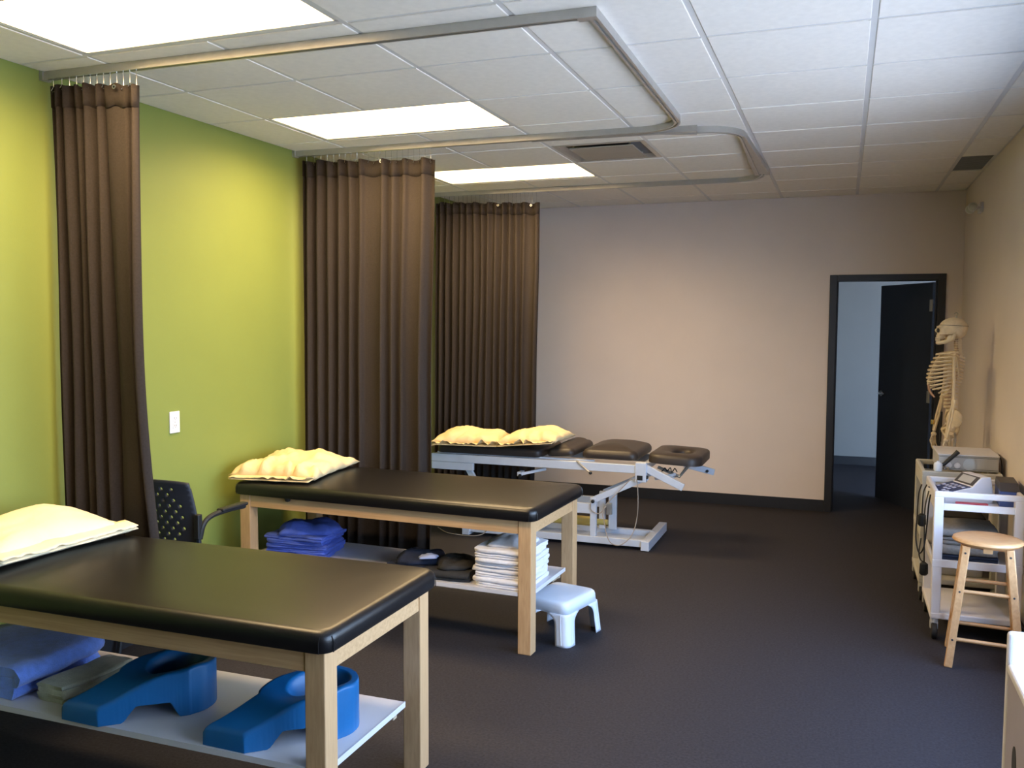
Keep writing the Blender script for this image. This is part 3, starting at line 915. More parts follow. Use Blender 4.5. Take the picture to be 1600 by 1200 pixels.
# ------------------------------------------------------------------ chair behind the first curtain
def chair():
    t = thing('stacking_chair', 'charcoal perforated-back armchair half hidden by the nearest curtain', 'chair', (-3.085, 3.66, 0), 0)
    # local: faces +y; back at y=-.22
    bw, z0, z1 = .43, .52, .885
    cols_, rows_ = 15, 13
    mb = MB(); cache = {}
    def P(u, v):
        x = u * bw / 2 * (1 - .10 * v * v - .02 * (1 - v) ** 3)
        y = -.235 - .045 * v + .035 * (u * u)
        return (x, y - .02 * (v ** 2), z0 + (z1 - z0) * v - .012 * abs(u) ** 3 * (v > .9))
    def V(u, v):
        k = (round(u, 4), round(v, 4))
        if k not in cache: cache[k] = mb.bm.verts.new(P(u, v))
        return cache[k]
    du, dv = 2 / cols_, 1 / rows_
    for i in range(cols_):
        for j in range(rows_):
            u0, v0 = -1 + i * du, j * dv
            uc, vc = u0 + du / 2, v0 + dv / 2
            hole = (i + j) % 2 == 0 and 2 <= i <= cols_ - 3 and 2 <= j <= rows_ - 2 and abs(i - 7) + abs(j - 6.5) * .7 < 7.2
            B = [V(u0, v0), V(uc, v0), V(u0 + du, v0), V(u0 + du, vc), V(u0 + du, v0 + dv), V(uc, v0 + dv), V(u0, v0 + dv), V(u0, vc)]
            if not hole:
                mb.bm.faces.new(B)
            else:
                I = []
                for a in (225, 270, 315, 0, 45, 90, 135, 180):
                    I.append(mb.bm.verts.new(P(uc + du * .30 * cos(RAD(a)), vc + dv * .30 * sin(RAD(a)))))
                for k in range(8): mb.bm.faces.new([B[k], B[(k + 1) % 8], I[(k + 1) % 8], I[k]])
    o = mb.build('backrest', M['chair_plastic'], t, smooth=True, angle=60)
    s = o.modifiers.new('thick', 'SOLIDIFY'); s.thickness = .010; s.offset = 0
    pad_mesh(.44, .44, .035, .06, .014, .004, .405).build('seat', M['chair_plastic'], t, smooth=True, angle=60)
    for s in (-1, 1):
        MB().tube(smooth_path([(s * .222, -.30, 0), (s * .218, -.245, .30), (s * .214, -.232, .50), (s * .212, -.225, .66)], 4), .0125, 8).build('leg', M['black_plastic'], t, smooth=True)
        MB().tube(smooth_path([(s * .222, .25, 0), (s * .218, .21, .30), (s * .214, .19, .40)], 4), .0125, 8).build('leg', M['black_plastic'], t, smooth=True)
        MB().tube([(s * .216, -.24, .392), (s * .216, .20, .392)], .011, 8).build('side_rail', M['black_plastic'], t, smooth=True)
        ap = smooth_path([(s * .225, -.232, .60), (s * .232, -.21, .67), (s * .236, -.15, .700), (s * .238, -.02, .705), (s * .238, .09, .700)], 5)
        MB().tube(ap, .013, 8).build('armrest', M['black_plastic'], t, smooth=True)
        MB().box(s * .238 - .022, s * .238 + .022, -.10, .10, .705, .722).build('arm_pad', M['black_plastic'], t, bevel=.007)
        MB().box(min(s * .205, s * .232), max(s * .205, s * .232), -.250, -.218, .60, .72).build('arm_bracket', M['black_plastic'], t, bevel=.005)
chair()

# ------------------------------------------------------------------ adjustable treatment table
def hilo():
    t = thing('adjustable_treatment_table', 'dark brown sectional adjustable treatment table on pale steel base', 'treatment table', (-2.1, 6.6, 0), 0)
    st, vy_ = M['steel'], M['brown_vinyl']
    yN, yF_ = -.30, .28
    # base
    for y in (yN, .02): MB().box(-.62, .80, y - .022, y + .022, .025, .075).build('base_rail', st, t, bevel=.003)
    for x in (-.60, .80): MB().box(x - .03, x + .03, -.34, .35, .004, .072).build('cross_foot', st, t, bevel=.003)
    for x in (-.60, .80):
        for y in (-.31, .32): MB().lathe([(.018, 0), (.018, .006)], (x, y, 0), 12).build('foot_pad', M['rubber'], t)
    MB().box(-.5, .74, -.27, -.01, .03, .036).build('base_plate', st, t)
    # lift columns
    for y in (yN, -.04): MB().box(.385, .43, y - .018, y + .018, .075, .36).build('upright', st, t, bevel=.003)
    MB().box(.46, .52, -.06, -.03, .075, .36).build('upright', st, t, bevel=.003)
    MB().box(-.5, .385, yN - .015, yN + .015, .24, .315).build('lift_beam', st, t, bevel=.003)
    MB().box(-.5, .40, -.05, -.02, .24, .315).build('lift_beam', st, t, bevel=.003)
    MB().bar((.41, yN, .345), (.80, yN + .02, .535), .025, .045).build('lift_arm', st, t, bevel=.002)
    MB().bar((.41, .0, .345), (.80, .0, .535), .025, .045).build('lift_arm', st, t, bevel=.002)
    MB().bar((-.45, yN, .28), (-.62, yN + .02, .54), .025, .045).build('lift_arm', st, t, bevel=.002)
    for p in ((.408, yN - .020, .335), (.80, yN - .005, .535)): MB().lathe([(.013, 0), (.013, -.012), (.008, -.016)], p, 12, 'y').build('pivot_bolt', M['black_plastic'], t)
    MB().lathe([(.030, -.22), (.036, -.20), (.036, .20), (.022, .22), (.022, .34)], (.14, -.16, .15), 16, 'x').build('actuator', M['yellow_part'], t, smooth=True)
    MB().box(-.13, -.03, -.24, -.10, .06, .24).build('motor', M['yellow_part'], t, bevel=.02, seg=3)
    # top frame
    for y in (yN + .0, yF_): MB().box(-.90, .775, y - .018, y + .018, .560, .620).build('top_rail', st, t, bevel=.003)
    for x in (-.88, -.1, .76): MB().box(x - .02, x + .02, yN + .018, yF_ - .018, .565, .615).build('cross_member', st, t, bevel=.002)
    MB().box(-.90, -.55, yN - .016, yN + .016, .500, .558).build('rail_housing', st, t, bevel=.003)
    MB().box(-.87, .40, yN + .03, yN + .05, .620, .632).build('hinge_strip', st, t)
    MB().box(.72, .80, yN - .030, yN + .030, .500, .640).build('head_bracket', st, t, bevel=.004)
    MB().box(.735, .775, yN - .034, yN - .030, .515, .548).build('bracket_label', M['black_plastic'], t)
    MB().bar((.78, yN, .605), (1.06, yN + .01, .475), .030, .052).build('head_arm', st, t, bevel=.003)
    MB().bar((1.02, -.02, .60), (1.24, -.02, .555), .026, .045).build('head_arm', st, t, bevel=.003)
    MB().lathe([(.011, 0), (.011, -.008)], (1.19, -.034, .562), 10, 'y').build('arm_knob', M['black_plastic'], t)
    MB().bar((.83, -.15, .50), (.98, -.15, .545), .02).bar((.90, -.14, .49), (.98, -.05, .52), .012).build('head_link', st, t)
    MB().tube([(.84, -.10, .58), (1.0, -.10, .52), (1.06, -.10, .60)], .012, 8).build('gas_spring', M['alu'], t, smooth=True)
    for k in range(5): pass
    MB().tube(smooth_path([(.88 + .012 * k, -.16 + .02 * (k % 2), .56 + .014 * (k % 3)) for k in range(10)], 3), .004, 5).build('tension_coil', M['black_plastic'], t, smooth=True)
    # pads
    p = pad_mesh(.86, .58, .060, .05, .024, .006, .0).build('pad', vy_, t, smooth=True, angle=60); p.location = (-.44, -.005, .628)
    p['label'] = 'long lower pad under the pillows'
    p = pad_mesh(.215, .59, .058, .05, .036, .028, .0).build('pad', vy_, t, smooth=True, angle=60); p.location = (.145, -.005, .650); p.rotation_euler = (0, RAD(-4), 0)
    p = pad_mesh(.418, .59, .068, .06, .042, .032, .0).build('pad', vy_, t, smooth=True, angle=60); p.location = (.515, -.005, .646)
    # head pad with a face opening
    mb = MB(); n = 28; W, D, hh = .385, .57, .066
    loops = []
    outer = rrect(W, D, .10, 6)
    hole = [(.02 + .072 * cos(2 * pi * k / n), .100 * sin(2 * pi * k / n)) for k in range(n)]
    # order both by angle
    outer = sorted(outer, key=lambda q: math.atan2(q[1], q[0]))
    hole = sorted(hole, key=lambda q: math.atan2(q[1], q[0] - .02))
    def ring(f, z): loops.append([mb.bm.verts.new((f * o_[0] + (1 - f) * h_[0], f * o_[1] + (1 - f) * h_[1], z)) for o_, h_ in zip(outer, hole)])
    for f, z in ((0, 0), (1.0, 0), (1.0, hh * .6), (.97, hh * .85), (.88, hh), (.5, hh + .007), (.2, hh + .002), (.06, hh - .008), (0, hh - .022)): ring(f, z)
    L = len(loops)
    for a in range(L):
        A, B = loops[a], loops[(a + 1) % L]
        for k in range(n): mb.bm.faces.new([A[k], A[(k + 1) % n], B[(k + 1) % n], B[k]])
    p = mb.build('head_pad', vy_, t, smooth=True, angle=70); p.location = (.985, -.01, .632); p.rotation_euler = (0, RAD(2), 0)
    # levers, handles
    MB().tube([(.28, yN - .02, .628), (.31, yN - .035, .610), (.385, yN - .05, .555)], .006, 6).build('lever', M['alu'], t, smooth=True)
    MB().ell((.395, yN - .05, .548), (.012, .012, .012), 10).build('lever_knob', M['black_plastic'], t, smooth=True)
    MB().bar((-.17, yN + .01, .495), (.02, yN + .06, .54), .02).bar((-.17, yN - .02, .50), (-.17, yN + .06, .50), .03).build('foot_lever', st, t)
    MB().lathe([(.013, -.0), (.013, -.012)], (-.155, yN - .036, .492), 10, 'y').build('pivot_bolt', M['black_plastic'], t)
    MB().tube([(-.93, yN, .59), (-.95, yN, .66), (-.95, yN + .3, .665), (-.93, yN + .4, .60)], .006, 6).build('end_loop', M['cable_grey'], t, smooth=True)
    # cables of the hand switch
    MB().tube(smooth_path([(.735, yN - .032, .52), (.745, yN - .035, .40), (.74, yN - .03, .25), (.71, yN - .06, .12), (.63, yN - .09, .045), (.55, yN - .09, .07), (.50, yN - .05, .20), (.49, yN - .03, .29), (.60, yN - .03, .42), (.70, yN - .03, .53)], 6), .0035, 6).build('cable', M['cable_grey'], t, smooth=True)
    MB().tube(smooth_path([(.39, yN - .025, .32), (.40, yN - .03, .27), (.46, yN - .03, .25), (.50, yN + .02, .30)], 5), .0035, 6).build('cable', M['cable_grey'], t, smooth=True)
    MB().tube(smooth_path([(-.42, yN - .025, .06), (-.46, yN - .05, .02), (-.56, yN - .07, .006), (-.75, yN - .04, .006), (-.9, yN + .1, .006)], 6), .0035, 6).build('cable', M['cable_grey'], t, smooth=True)
    MB().box(.46, .50, yN + .17, yN + .20, .20, .29).build('control_box', M['alu'], t, bevel=.004)
hilo()
t = thing('pillow', 'yellowish cream pillow at the wall end of the adjustable table', 'pillow', (-2.725, 6.46, .697), RAD(6), 'cream pillows on the adjustable table')
pillow_mesh(.58, .42, .120, 8.2, wr=.012).build('cover', M['pillow'], t, smooth=True, angle=180)
add_hem(t, .53, .06, 6, (0, -.185, .002), 0, M['pillow'], .022, .014)
t = thing('pillow', 'yellowish cream pillow leaning toward the middle pads of the adjustable table', 'pillow', (-2.195, 6.46, .724), RAD(-3), 'cream pillows on the adjustable table')
t.rotation_euler = (0, RAD(-6), RAD(-3))
pillow_mesh(.50, .44, .118, 12.7, wr=.013).build('cover', M['pillow'], t, smooth=True, angle=180)
add_hem(t, .46, .06, 9, (0, -.195, .004), 0, M['pillow'], .024, .016)

# ------------------------------------------------------------------ plastic utility carts
def cart(label, loc, w, dd, mt, group='white plastic utility carts'):
    t = thing('utility_cart', label, 'cart', loc, 0, group)
    # loc is the near left corner; local x 0..w, y 0..dd
    for x in (0, w - .046):
        for y in (0, dd - .046): MB().box(x, x + .046, y, y + .046, .105, .750).build('post', mt, t, bevel=.006)
    rim = MB()
    for a, b, c, d_ in ((0, w, 0, .022), (0, w, dd - .022, dd), (0, .022, .022, dd - .022), (w - .022, w, .022, dd - .022)): rim.box(a, b, c, d_, .745, .778)
    rim.build('rim', mt, t, bevel=.008, seg=3)
    MB().box(.004, w - .004, .004, dd - .004, .682, .690).box(.044, w - .044, .002, .018, .680, .716).box(.044, w - .044, dd - .018, dd - .002, .680, .716).box(.002, .018, .044, dd - .044, .680, .745).box(w - .018, w - .002, .044, dd - .044, .680, .745).build('top_tray', mt, t, bevel=.003)
    MB().box(.004, w - .004, .004, dd - .004, .385, .393).box(-.001, w + .001, -.001, .016, .380, .420).box(-.001, w + .001, dd - .016, dd + .001, .380, .420).box(-.001, .016, .016, dd - .016, .380, .420).box(w - .016, w + .001, .016, dd - .016, .380, .420).build('middle_shelf', mt, t, bevel=.003)
    MB().box(-.002, w + .002, -.002, dd + .002, .105, .138).build('lower_shelf', mt, t, bevel=.006)
    for x in (.02, w - .02):
        for y in (.02, dd - .02):
            c = MB().lathe([(.020, .085), (.020, .105)], (x, y, 0), 12).box(x - .019, x + .019, y - .012, y + .02, .050, .088).build('caster', M['grey_plastic'], t)
            MB().lathe([(.036, -.014), (.040, -.010), (.040, .010), (.036, .014)], (x, y - .012, .040), 20, 'x').build('wheel', M['rubber'], c, smooth=True)
    return t
cart('white utility cart behind the wooden stool, angled console on top', (.463, 5.05, 0), .415, .51, M['cart'])
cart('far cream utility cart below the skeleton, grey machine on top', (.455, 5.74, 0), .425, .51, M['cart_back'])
t = thing('bin_cart', 'solid-sided white plastic cart cropped by the right picture edge', 'cart', (.463, 2.25, 0))
W_, D_ = .42, .56
MB().box(0, .022, 0, D_, .12, .668).build('side_panel', M['cart_shaded'], t, bevel=.006)
MB().box(W_ - .022, W_, 0, D_, .12, .668).build('side_panel', M['cart_shaded'], t, bevel=.006)
MB().box(-.004, W_ + .004, D_ - .004, D_ + .026, .12, .768).build('back_panel', M['cart'], t, bevel=.012, seg=4)
MB().box(.022, W_ - .022, .0, .022, .12, .60).build('front_panel', M['cart'], t, bevel=.006)
for x_ in (-.004, W_ - .026): MB().box(x_, x_ + .030, 0, D_ - .004, .652, .680).build('rim', M['cart'], t, bevel=.009, seg=3)
MB().box(.022, W_ - .022, .022, D_ - .004, .595, .605).build('tray', M['cart'], t)
MB().box(.0, W_, .0, D_, .10, .122).build('base', M['cart'], t, bevel=.004)
hb = MB().lathe([(.050, -.0015), (.050, .001)], (0, 0, 0), 24, 'x').build('hand_hole', M['slot'], t); hb.location = (-.0005, .415, .45); hb.scale = (1, .55, 1)
for x_ in (.03, W_ - .03):
    for y_ in (.04, D_ - .04):
        cs = MB().box(x_ - .016, x_ + .016, y_ - .016, y_ + .016, .055, .101).build('caster', M['grey_plastic'], t)
        MB().lathe([(.032, -.012), (.036, -.008), (.036, .008), (.032, .012)], (x_, y_, .036), 20, 'x').build('wheel', M['rubber'], cs, smooth=True)

# console on the middle cart
t = thing('therapy_console', 'white sloped electrotherapy console with navy keypad on the middle cart', 'medical device', (.622, 5.32, .6905), RAD(24))
mb = MB()
pr = [(-.15, 0), (-.15, .055), (.0, .088), (.05, .140), (.10, .140), (.115, .06), (.115, 0)]
for y0_, y1_ in ((-.095, .095),):
    a = [mb.bm.verts.new((x, y0_, z)) for x, z in pr]; b = [mb.bm.verts.new((x, y1_, z)) for x, z in pr]
    mb.bm.faces.new(a); mb.bm.faces.new(b[::-1])
    for k in range(len(pr)): mb.bm.faces.new([a[k], b[k], b[(k + 1) % len(pr)], a[(k + 1) % len(pr)]])
body = mb.build('housing', M['cart'], t, bevel=.004)
rot = Matrix.Rotation(-math.atan2(.035, .17), 3, 'Y')
kp = MB().box(-.070, .070, -.088, .088, -.002, .002).build('keypad', M['navy_panel'], t)
kp.location = (-.076, 0, .0732); kp.rotation_euler = (0, -math.atan2(.033, .15), 0)
rnd = random.Random(5)
for i in range(4):
    for j in range(5):
        if rnd.random() < .75: MB().box(-.05 + i * .03 - .008, -.05 + i * .03 + .008, -.068 + j * .034 - .009, -.068 + j * .034 + .009, .002, .004).build('key', M['key'], kp)
sc = MB().box(-.030, .030, -.085, .085, -.002, .002).build('screen', M['dark_lid'], t)
sc.location = (.0245, 0, .1160); sc.rotation_euler = (0, -math.atan2(.052, .05), 0)
MB().box(-.022, .022, -.06, .06, .002, .003).build('display', M['grey_plastic'], sc)
t = thing('instrument_box', 'blue box with dark sloping lid beside the white console', 'box', (.832, 5.30, .6905), RAD(-3))
MB().box(-.045, .045, -.13, .13, 0, .085).build('body', M['blue_box'], t, bevel=.004)
mb = MB()
vv = [(-.047, -.132, .086), (.047, -.132, .086), (.047, .132, .086), (-.047, .132, .086), (-.043, -.08, .125), (.043, -.08, .125), (.043, .13, .125), (-.043, .13, .125)]
V_ = [mb.bm.verts.new(v) for v in vv]
for f in ((0, 1, 5, 4), (1, 2, 6, 5), (2, 3, 7, 6), (3, 0, 4, 7), (4, 5, 6, 7), (3, 2, 1, 0)): mb.bm.faces.new([V_[i] for i in f])
mb.build('lid', M['dark_lid'], t, bevel=.004)
t = one(MB().box(-.09, .09, -.065, .065, 0, .006), 'paper_pad', M['paper'], 'pale blue papers on the middle cart behind the console', 'paper', (.60, 5.475, .6905), .2, smooth=False)
t = one(MB().box(-.075, .075, -.02, .02, 0, .025), 'leaflet_box', M['red'], 'flat red box seen through the rim slot of the middle cart', 'box', (.645, 5.12, .6905), 0, smooth=False, bevel=.003)
# middle shelf contents
for k, (mt_, l, hh_) in enumerate(((M['navy_cloth'], 'navy pad lying lowest on the middle cart shelf', .035), (M['grey_stuff'], 'thick grey folded cover on the navy pad in the middle cart', .05), (M['grey_stuff'], 'second grey folded cover in the middle cart, resting on the thick one', .042), (M['grey_stuff'], 'topmost grey folded cover in the middle cart', .04))):
    zz = .3935 + sum((0, .036, .087, .130)[:k + 1][-1:]) if k else .3935
    one(folded(.27, .34, hh_, 2, 20 + k, jitter=.005), 'folded_cover', mt_, l, 'cover', (.645, 5.31, zz), pi * (k % 2), angle=75)
# lower shelf of far cart / boxes
t = one(MB().box(-.13, .13, -.15, .15, 0, .16), 'storage_box', M['grey_plastic'], 'grey box on the lower shelf of the far cream cart', 'box', (.68, 6.0, .1385), 0, smooth=False, bevel=.006)
t = one(MB().box(-.14, .14, -.15, .15, 0, .10), 'equipment_case', M['black_plastic'], 'black case on the middle shelf of the far cream cart', 'case', (.68, 6.0, .3935), 0, smooth=False, bevel=.008)
# grey machine on the far cart
t = thing('therapy_machine', 'boxy light grey machine on top of the far cart under the skeleton', 'medical device', (.70, 6.0, .779), 0)
MB().box(-.155, .165, -.20, .16, 0, .088).build('housing', M['grey_plastic'], t, bevel=.006)
MB().box(-.158, .168, -.205, .165, .088, .097).build('lid', M['cart'], t, bevel=.003)
for k, x in enumerate((-.10, -.055)):
    MB().lathe([(.018, 0), (.018, -.012), (.012, -.016)], (x, -.20, .032), 16, 'y').build('dial', M['cart'], t, smooth=True)
MB().lathe([(.034, 0), (.034, -.004)], (.01, -.20, .040), 20, 'y').build('round_port', M['alu'], t, smooth=True)
for k in range(2): MB().box(-.15, .16, -.2008, -.20, .010 + k * .068, .012 + k * .068).build('seam', M['slot'], t)
t = thing('ultrasound_wand', 'black hand wand with chrome tip lying against the grey machine', 'tool', (.575, 5.77, .779), 0)
MB().tube([(-.035, 0, .022), (.0, .004, .040), (.055, .006, .098), (.072, .006, .118)], lambda u: .009 + .005 * u, 10).build('handle', M['black_plastic'], t, smooth=True)
MB().lathe([(.014, 0), (.016, .012), (.012, .016)], (.012, -.008, .010), 14).build('chrome_tip', M['chrome'], t, smooth=True)
t = one(MB().lathe([(.0, 0), (.022, .0), (.024, .01), (.024, .04), (.018, .048), (.008, .052), (.008, .058)], (0, 0, 0), 18), 'gel_jar', M['white_plastic'], 'small white jar in front of the grey machine', 'jar', (.540, 5.758, .779))
# black cables hanging from the carts
def cable(name, label, pts, r=.004, plug=None, mt='cable'):
    t = thing(name, label, 'cable', pts[0])
    o = Vector(pts[0])
    MB().tube([p - o for p in smooth_path(pts, 7)], r, 6).build('cord', M[mt], t, smooth=True)
    if plug:
        q = Vector(plug) - o
        MB().lathe([(.010, .04), (.020, .032), (.022, -.02), (.014, -.03)], q, 12).build('plug', M['black_plastic'], t, smooth=True)
cable('power_cable', 'long black cable loop hanging from the far cart side', [(.452, 5.70, .70), (.430, 5.60, .66), (.415, 5.45, .58), (.405, 5.36, .46), (.42, 5.32, .385), (.438, 5.26, .43), (.444, 5.20, .56), (.446, 5.16, .68), (.452, 5.15, .740)])
cable('power_cable', 'black cable with upper black plug on the middle cart side', [(.458, 5.45, .742), (.440, 5.42, .70), (.436, 5.41, .60), (.436, 5.41, .56)], plug=(.436, 5.41, .545))
cable('power_cable', 'twin black cable ending in the lower plug on the middle cart side', [(.452, 5.25, .742), (.434, 5.22, .65), (.434, 5.20, .50), (.436, 5.19, .40), (.436, 5.19, .34)], plug=(.436, 5.19, .325))
cable('power_cable', 'small black cable curl low on the middle cart side', [(.440, 5.48, .43), (.430, 5.44, .36), (.432, 5.38, .335), (.44, 5.30, .34)])
cable('power_cable', 'black cable drooping behind the middle cart near the right wall', [(.895, 5.60, .72), (.893, 5.63, .62), (.88, 5.60, .50), (.85, 5.585, .43)])
cable('power_cable', 'black cable running off the right end of the grey machine', [(.872, 5.95, .85), (.885, 5.93, .86), (.893, 5.90, .82), (.893, 5.88, .76)])

# ------------------------------------------------------------------ wooden stool
def stool():
    t = thing('wooden_stool', 'round honey wood stool in front of the white carts', 'stool', (.678, 4.785, 0), RAD(-6))
    MB().lathe([(.0, .5800), (.120, .5805), (.146, .588), (.155, .598), (.152, .607), (.140, .612), (.07, .609), (.0, .608)], (0, 0, 0), 40).build('seat', M['stool_wood'], t, smooth=True, angle=60)
    tp, bt = .092, .152
    def leg_at(sx, sy, z):
        f = z / .58
        return Vector((sx * (bt + (tp - bt) * f), sy * (bt + (tp - bt) * f), z))
    for sx in (-1, 1):
        for sy in (-1, 1):
            lg = MB().bar(leg_at(sx, sy, 0), leg_at(sx, sy, .582), .036, .036, (0, 1, 0)).build('leg', M['stool_wood'], t, bevel=.005)
            for z in (.135, .365, .55):
                p = leg_at(sx, sy, z)
                MB().lathe([(.005, 0), (.005, -.0015)], (p.x, p.y - .0185, p.z), 8, 'y').build('plug_hole', M['slot'], lg)
    for z in (.135, .365):
        for s in (-1, 1):
            MB().tube([leg_at(-1, s, z), leg_at(1, s, z)], .0095, 10).build('rung', M['stool_wood'], t, smooth=True)
    for z in (.185, .415):
        for s in (-1, 1):
            MB().tube([leg_at(s, -1, z), leg_at(s, 1, z)], .0095, 10).build('rung', M['stool_wood'], t, smooth=True)
    MB().box(-.10, .10, -.020, .020, .555, .5795).box(-.020, .020, -.10, .10, .555, .5795).build('seat_brace', M['stool_wood'], t)
stool()

# ------------------------------------------------------------------ skeleton (faces -x)
def skeleton():
    t = thing('skeleton_model', 'life-size plastic skeleton model hanging beside the door', 'skeleton', (.66, 6.50, 0), 0)
    B = M['bone']
    # skull
    s = MB()
    s.ell((.012, 0, 1.618), (.088, .068, .066), 20)
    s.ell((.035, 0, 1.590), (.055, .058, .045), 16)
    s.ell((-.050, 0, 1.600), (.038, .052, .045), 14)
    s.ell((-.062, 0, 1.565), (.028, .034, .030), 12)          # upper jaw
    for y in (-1, 1):
        s.ell((-.058, y * .045, 1.578), (.022, .014, .010), 8)   # cheek bone
        s.tube([(-.05, y * .054, 1.578), (-.01, y * .066, 1.580), (.02, y * .060, 1.583)], .006, 6)
        s.ell((-.070, y * .030, 1.622), (.020, .026, .010), 8)   # brow
    s.ell((-.086, 0, 1.600), (.014, .010, .016), 8)
    sk = s.build('skull', B, t, remesh=.0045)
    for y in (-1, 1): MB().ell((-.0815, y * .028, 1.600), (.010, .017, .015), 10).build('eye_socket', M['slot'], sk, smooth=True)
    MB().ell((-.091, 0, 1.578), (.006, .008, .012), 8).build('nose_opening', M['slot'], sk, smooth=True)
    cr = [(.012 + .0895 * cos(a), .0695 * sin(a), 1.632 - .004 * cos(a)) for a in [2 * pi * k / 40 for k in range(40)]]
    MB().tube(cr, .0012, 4, close=True).build('skull_cut', M['slot'], sk)
    # jaw
    j = MB()
    for y in (-1, 1):
        j.tube([(.012, y * .050, 1.580), (.006, y * .050, 1.545), (-.035, y * .040, 1.526), (-.070, y * .020, 1.518), (-.080, 0, 1.518)], .014, 8)
        j.ell((-.008, y * .048, 1.548), (.026, .008, .024), 10)
    j.ell((-.078, 0, 1.520), (.014, .018, .016), 8)
    j.build('jaw', B, t, remesh=.0045)
    for up_ in (0, 1):
        for k in range(8):
            a = RAD(-70 + 20 * k)
            MB().box(-.004, .003, -.0035, .0035, -.005, .005).build('tooth', M['pillow_white'], t, loc=(-.062 - .028 * cos(a), .026 * sin(a), 1.549 - .012 * up_))
    # spine curve
    def sp(z):
        zs = [(.93, .045), (1.02, .035), (1.10, -.010), (1.18, -.008), (1.30, .030), (1.42, .040), (1.50, .030), (1.57, .028)]
        for (a, xa), (b, xb) in zip(zs, zs[1:]):
            if a <= z <= b:
                f = (z - a) / (b - a); f = f * f * (3 - 2 * f); return xa + (xb - xa) * f
        return .03
    z = 1.045; k = 0
    while z < 1.565:
        big = 1.25 if z < 1.2 else (1.0 if z < 1.44 else .72)
        h_ = .024 if z < 1.2 else (.019 if z < 1.44 else .0145)
        x = sp(z)
        v = MB().lathe([(.019 * big, 0), (.016 * big, h_ * .35), (.019 * big, h_ * .75)], (x, 0, z), 10)
        v.bar((x + .012, 0, z + h_ * .4), (x + .048 * big, 0, z + h_ * .1 - .008), .007, .012)
        v.bar((x + .012, -.030 * big, z + h_ * .45), (x + .012, .030 * big, z + h_ * .45), .008)
        v.build('vertebra', B, t, smooth=True)
        MB().lathe([(.017 * big, h_ * .75), (.018 * big, h_ * .99)], (x, 0, z), 10).build('disc', M['cartilage'], t)
        z += h_; k += 1
    # ribs, sternum
    for k in range(12):
        f = k / 11
        zt_ = 1.452 - .245 * f
        wide = .075 + .065 * sin(pi * min(1, .15 + f * .75))
        front = -.062 - .075 * sin(pi * min(1, .1 + f * .72))
        x0 = sp(zt_)
        drop = .012 + .040 * f
        end = pi * (1.0 if k < 7 else (.93 - .05 * (k - 7) if k < 10 else .62))
        for s_ in (-1, 1):
            pts = []
            for q in range(15):
                a = end * q / 14
                x = (x0 + front) / 2 + (x0 - front) / 2 * cos(a)
                pts.append((x + .018 * sin(a), s_ * (wide * sin(a) ** .85 + .008), zt_ - drop * (1 - cos(a)) / 2 + .008 * sin(a)))
            MB().tube(pts, .0057, 6).build('rib', B, t, smooth=True)
    MB().tube([(-.060, 0, 1.432), (-.085, 0, 1.39), (-.118, 0, 1.30), (-.126, 0, 1.24)], .010, 8).build('sternum', B, t, smooth=True)
    MB().tube(smooth_path([(-.126, .01, 1.24), (-.118, .05, 1.20), (-.095, .09, 1.165)], 4), .006, 6).tube(smooth_path([(-.126, -.01, 1.24), (-.118, -.05, 1.20), (-.095, -.09, 1.165)], 4), .006, 6).build('costal_cartilage', M['cartilage'], t, smooth=True)
    # shoulder girdle, arms
    for s_, dx in ((-1, 0), (1, -.035)):
        MB().tube(smooth_path([(-.060, s_ * .015, 1.435), (-.05, s_ * .07, 1.448), (-.01, s_ * .13, 1.452)], 4), .006, 6).build('clavicle', B, t, smooth=True)
        mb = MB()
        vs = [(.035, s_ * .065, 1.44), (.01, s_ * .14, 1.445), (.04, s_ * .10, 1.30)]
        a = [mb.bm.verts.new(v) for v in vs]; b = [mb.bm.verts.new((v[0] + .007, v[1], v[2])) for v in vs]
        mb.bm.faces.new(a); mb.bm.faces.new(b[::-1])
        for q in range(3): mb.bm.faces.new([a[q], a[(q + 1) % 3], b[(q + 1) % 3], b[q]])
        mb.bar((.045, s_ * .07, 1.42), (.01, s_ * .155, 1.45), .010)
        mb.build('scapula', B, t)
        sh_, el = Vector((.005, s_ * .165, 1.430)), Vector((.010 + dx, s_ * .180, 1.145))
        wr_ = Vector((-.025 + dx * 1.2, s_ * .185, .915))
        MB().tube([sh_, sh_.lerp(el, .06), sh_.lerp(el, .2), sh_.lerp(el, .8), sh_.lerp(el, .94), el], lambda u: .017 if u < .1 else (.0165 if u > .85 else .0095), 10).build('humerus', B, t, smooth=True)
        MB().tube([el + Vector((0, .012, 0)), el.lerp(wr_, .5) + Vector((-.006, .014, 0)), wr_ + Vector((0, .012, 0))], lambda u: .0075 if .2 < u < .9 else .010, 8).build('radius', B, t, smooth=True)
        MB().tube([el + Vector((.006, -.010, .012)), el.lerp(wr_, .5) + Vector((.008, -.008, 0)), wr_ + Vector((.002, -.010, 0))], lambda u: .0065 if .2 < u < .9 else .009, 8).build('ulna', B, t, smooth=True)
        hd_ = MB().ell(wr_ + Vector((0, 0, -.022)), (.018, .012, .018), 8)
        for q in range(5):
            yy = (q - 2) * .011
            ln = (.055, .085, .092, .086, .070)[q]
            p0 = wr_ + Vector((-.010 + .005 * q - .0, yy * .6, -.03))
            hd_.tube([p0, p0 + Vector((-.012 + .004 * q, yy * .5, -ln * .55)), p0 + Vector((-.010 + .004 * q, yy * .6, -ln * .8)), p0 + Vector((-.002 + .004 * q, yy * .6, -ln * 1.1))], .0045, 6)
        hd_.build('hand', B, t, smooth=True)
        # pelvis half and leg
    pv = MB()
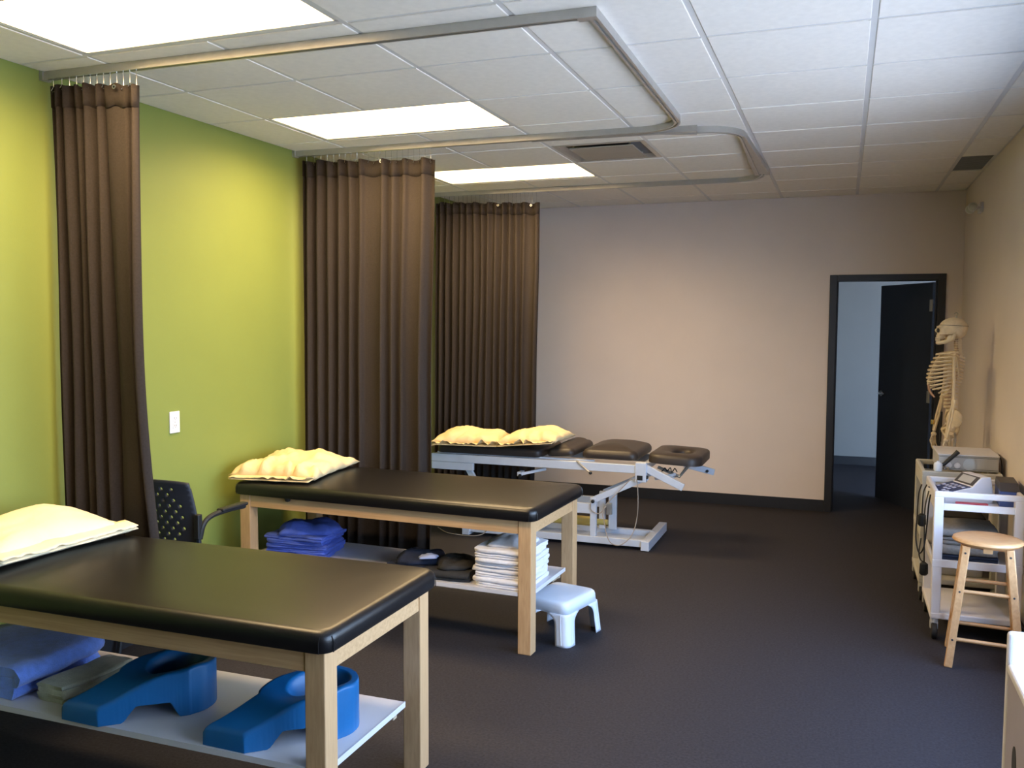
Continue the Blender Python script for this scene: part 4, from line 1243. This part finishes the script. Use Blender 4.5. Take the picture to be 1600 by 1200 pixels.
    for s_ in (-1, 1):
        pv.ell((.028, s_ * .085, 1.025), (.055, .014, .065), 14, Matrix.Rotation(s_ * .5, 3, 'Z'))
        pv.ell((.010, s_ * .085, .955), (.030, .026, .032), 10)
        pv.tube([(.015, s_ * .07, .945), (.025, s_ * .058, .905), (.0, s_ * .035, .890), (-.030, s_ * .012, .935)], .012, 8)
        pv.tube([(.0, s_ * .075, .97), (-.025, s_ * .04, .955), (-.034, 0, .945)], .011, 8)
    pv.ell((.050, 0, 1.02), (.022, .045, .050), 12)
    pv.tube([(.055, 0, .99), (.062, 0, .95), (.050, 0, .915)], .012, 8)
    pv.build('pelvis', B, t, remesh=.006)
    for s_ in (-1, 1):
        hp, kn, an_ = Vector((.005, s_ * .110, .945)), Vector((-.005, s_ * .075, .52)), Vector((.01, s_ * .072, .13))
        MB().ell(hp + Vector((0, -s_ * .015, .008)), (.022, .022, .022), 12).tube([hp + Vector((0, s_ * .02, -.01)), hp.lerp(kn, .12), hp.lerp(kn, .5), hp.lerp(kn, .88), kn], lambda u: .017 if u < .2 else (.022 if u > .9 else .0125), 10).build('femur', B, t, smooth=True)
        MB().ell(kn + Vector((-.028, 0, .005)), (.010, .018, .020), 10).build('patella', B, t, smooth=True)
        MB().tube([kn + Vector((0, 0, -.03)), kn.lerp(an_, .15), kn.lerp(an_, .6), an_ + Vector((0, 0, -.01))], lambda u: .020 if u < .2 else .011, 10).build('tibia', B, t, smooth=True)
        MB().tube([kn + Vector((.012, s_ * .022, -.045)), an_ + Vector((.010, s_ * .020, 0))], .0065, 8).build('fibula', B, t, smooth=True)
        ft = MB().ell(an_ + Vector((.025, 0, -.04)), (.030, .020, .024), 10).ell(an_ + Vector((-.03, 0, -.035)), (.035, .025, .018), 10)
        for q in range(5): ft.tube([an_ + Vector((-.05, (q - 2) * .010, -.04)), an_ + Vector((-.11, (q - 2) * .016, -.055)), an_ + Vector((-.15 + abs(q - 1.5) * .006, (q - 2) * .017, -.065))], .0055, 6)
        ft.build('foot', B, t, smooth=True)
    MB().lathe([(.012, 0), (.012, .03)], (-.075, .19, 1.0), 10).build('forearm_clip', M['brass'], t, smooth=True).location = (-.0, .0, -.04)
    MB().tube([(-.038, .03, 1.06), (-.040, .03, .86)], .007, 8).build('leg_rod', M['black_plastic'], t, smooth=True)
    # stand
    MB().tube([(.045, 0, .06), (.045, 0, .93)], .009, 8).build('stand_pole', M['grey_plastic'], t, smooth=True)
    MB().lathe([(.009, 1.680), (.006, 1.694)], (.025, 0, 0), 10).tube(arc((.025, 1.706), .010, -pi / 2, pi * .95, 8) and [(.025 + .010 * cos(a), 0, 1.706 + .010 * sin(a)) for a in [-pi / 2 + pi * 1.5 * k / 10 for k in range(11)]], .003, 6).build('hook', M['alu'], t, smooth=True)
    bs = MB()
    for k in range(5):
        a = 2 * pi * k / 5 + .3
        bs.bar((.03, 0, .058), (.03 + .17 * cos(a), .17 * sin(a), .05), .025, .02)
    bs.build('stand_base', M['grey_plastic'], t)
    for k in range(5):
        a = 2 * pi * k / 5 + .3
        MB().lathe([(.020, -.01), (.020, .01)], (.03 + .17 * cos(a), .17 * sin(a), .020), 12, 'y').build('wheel', M['rubber'], t)
skeleton()
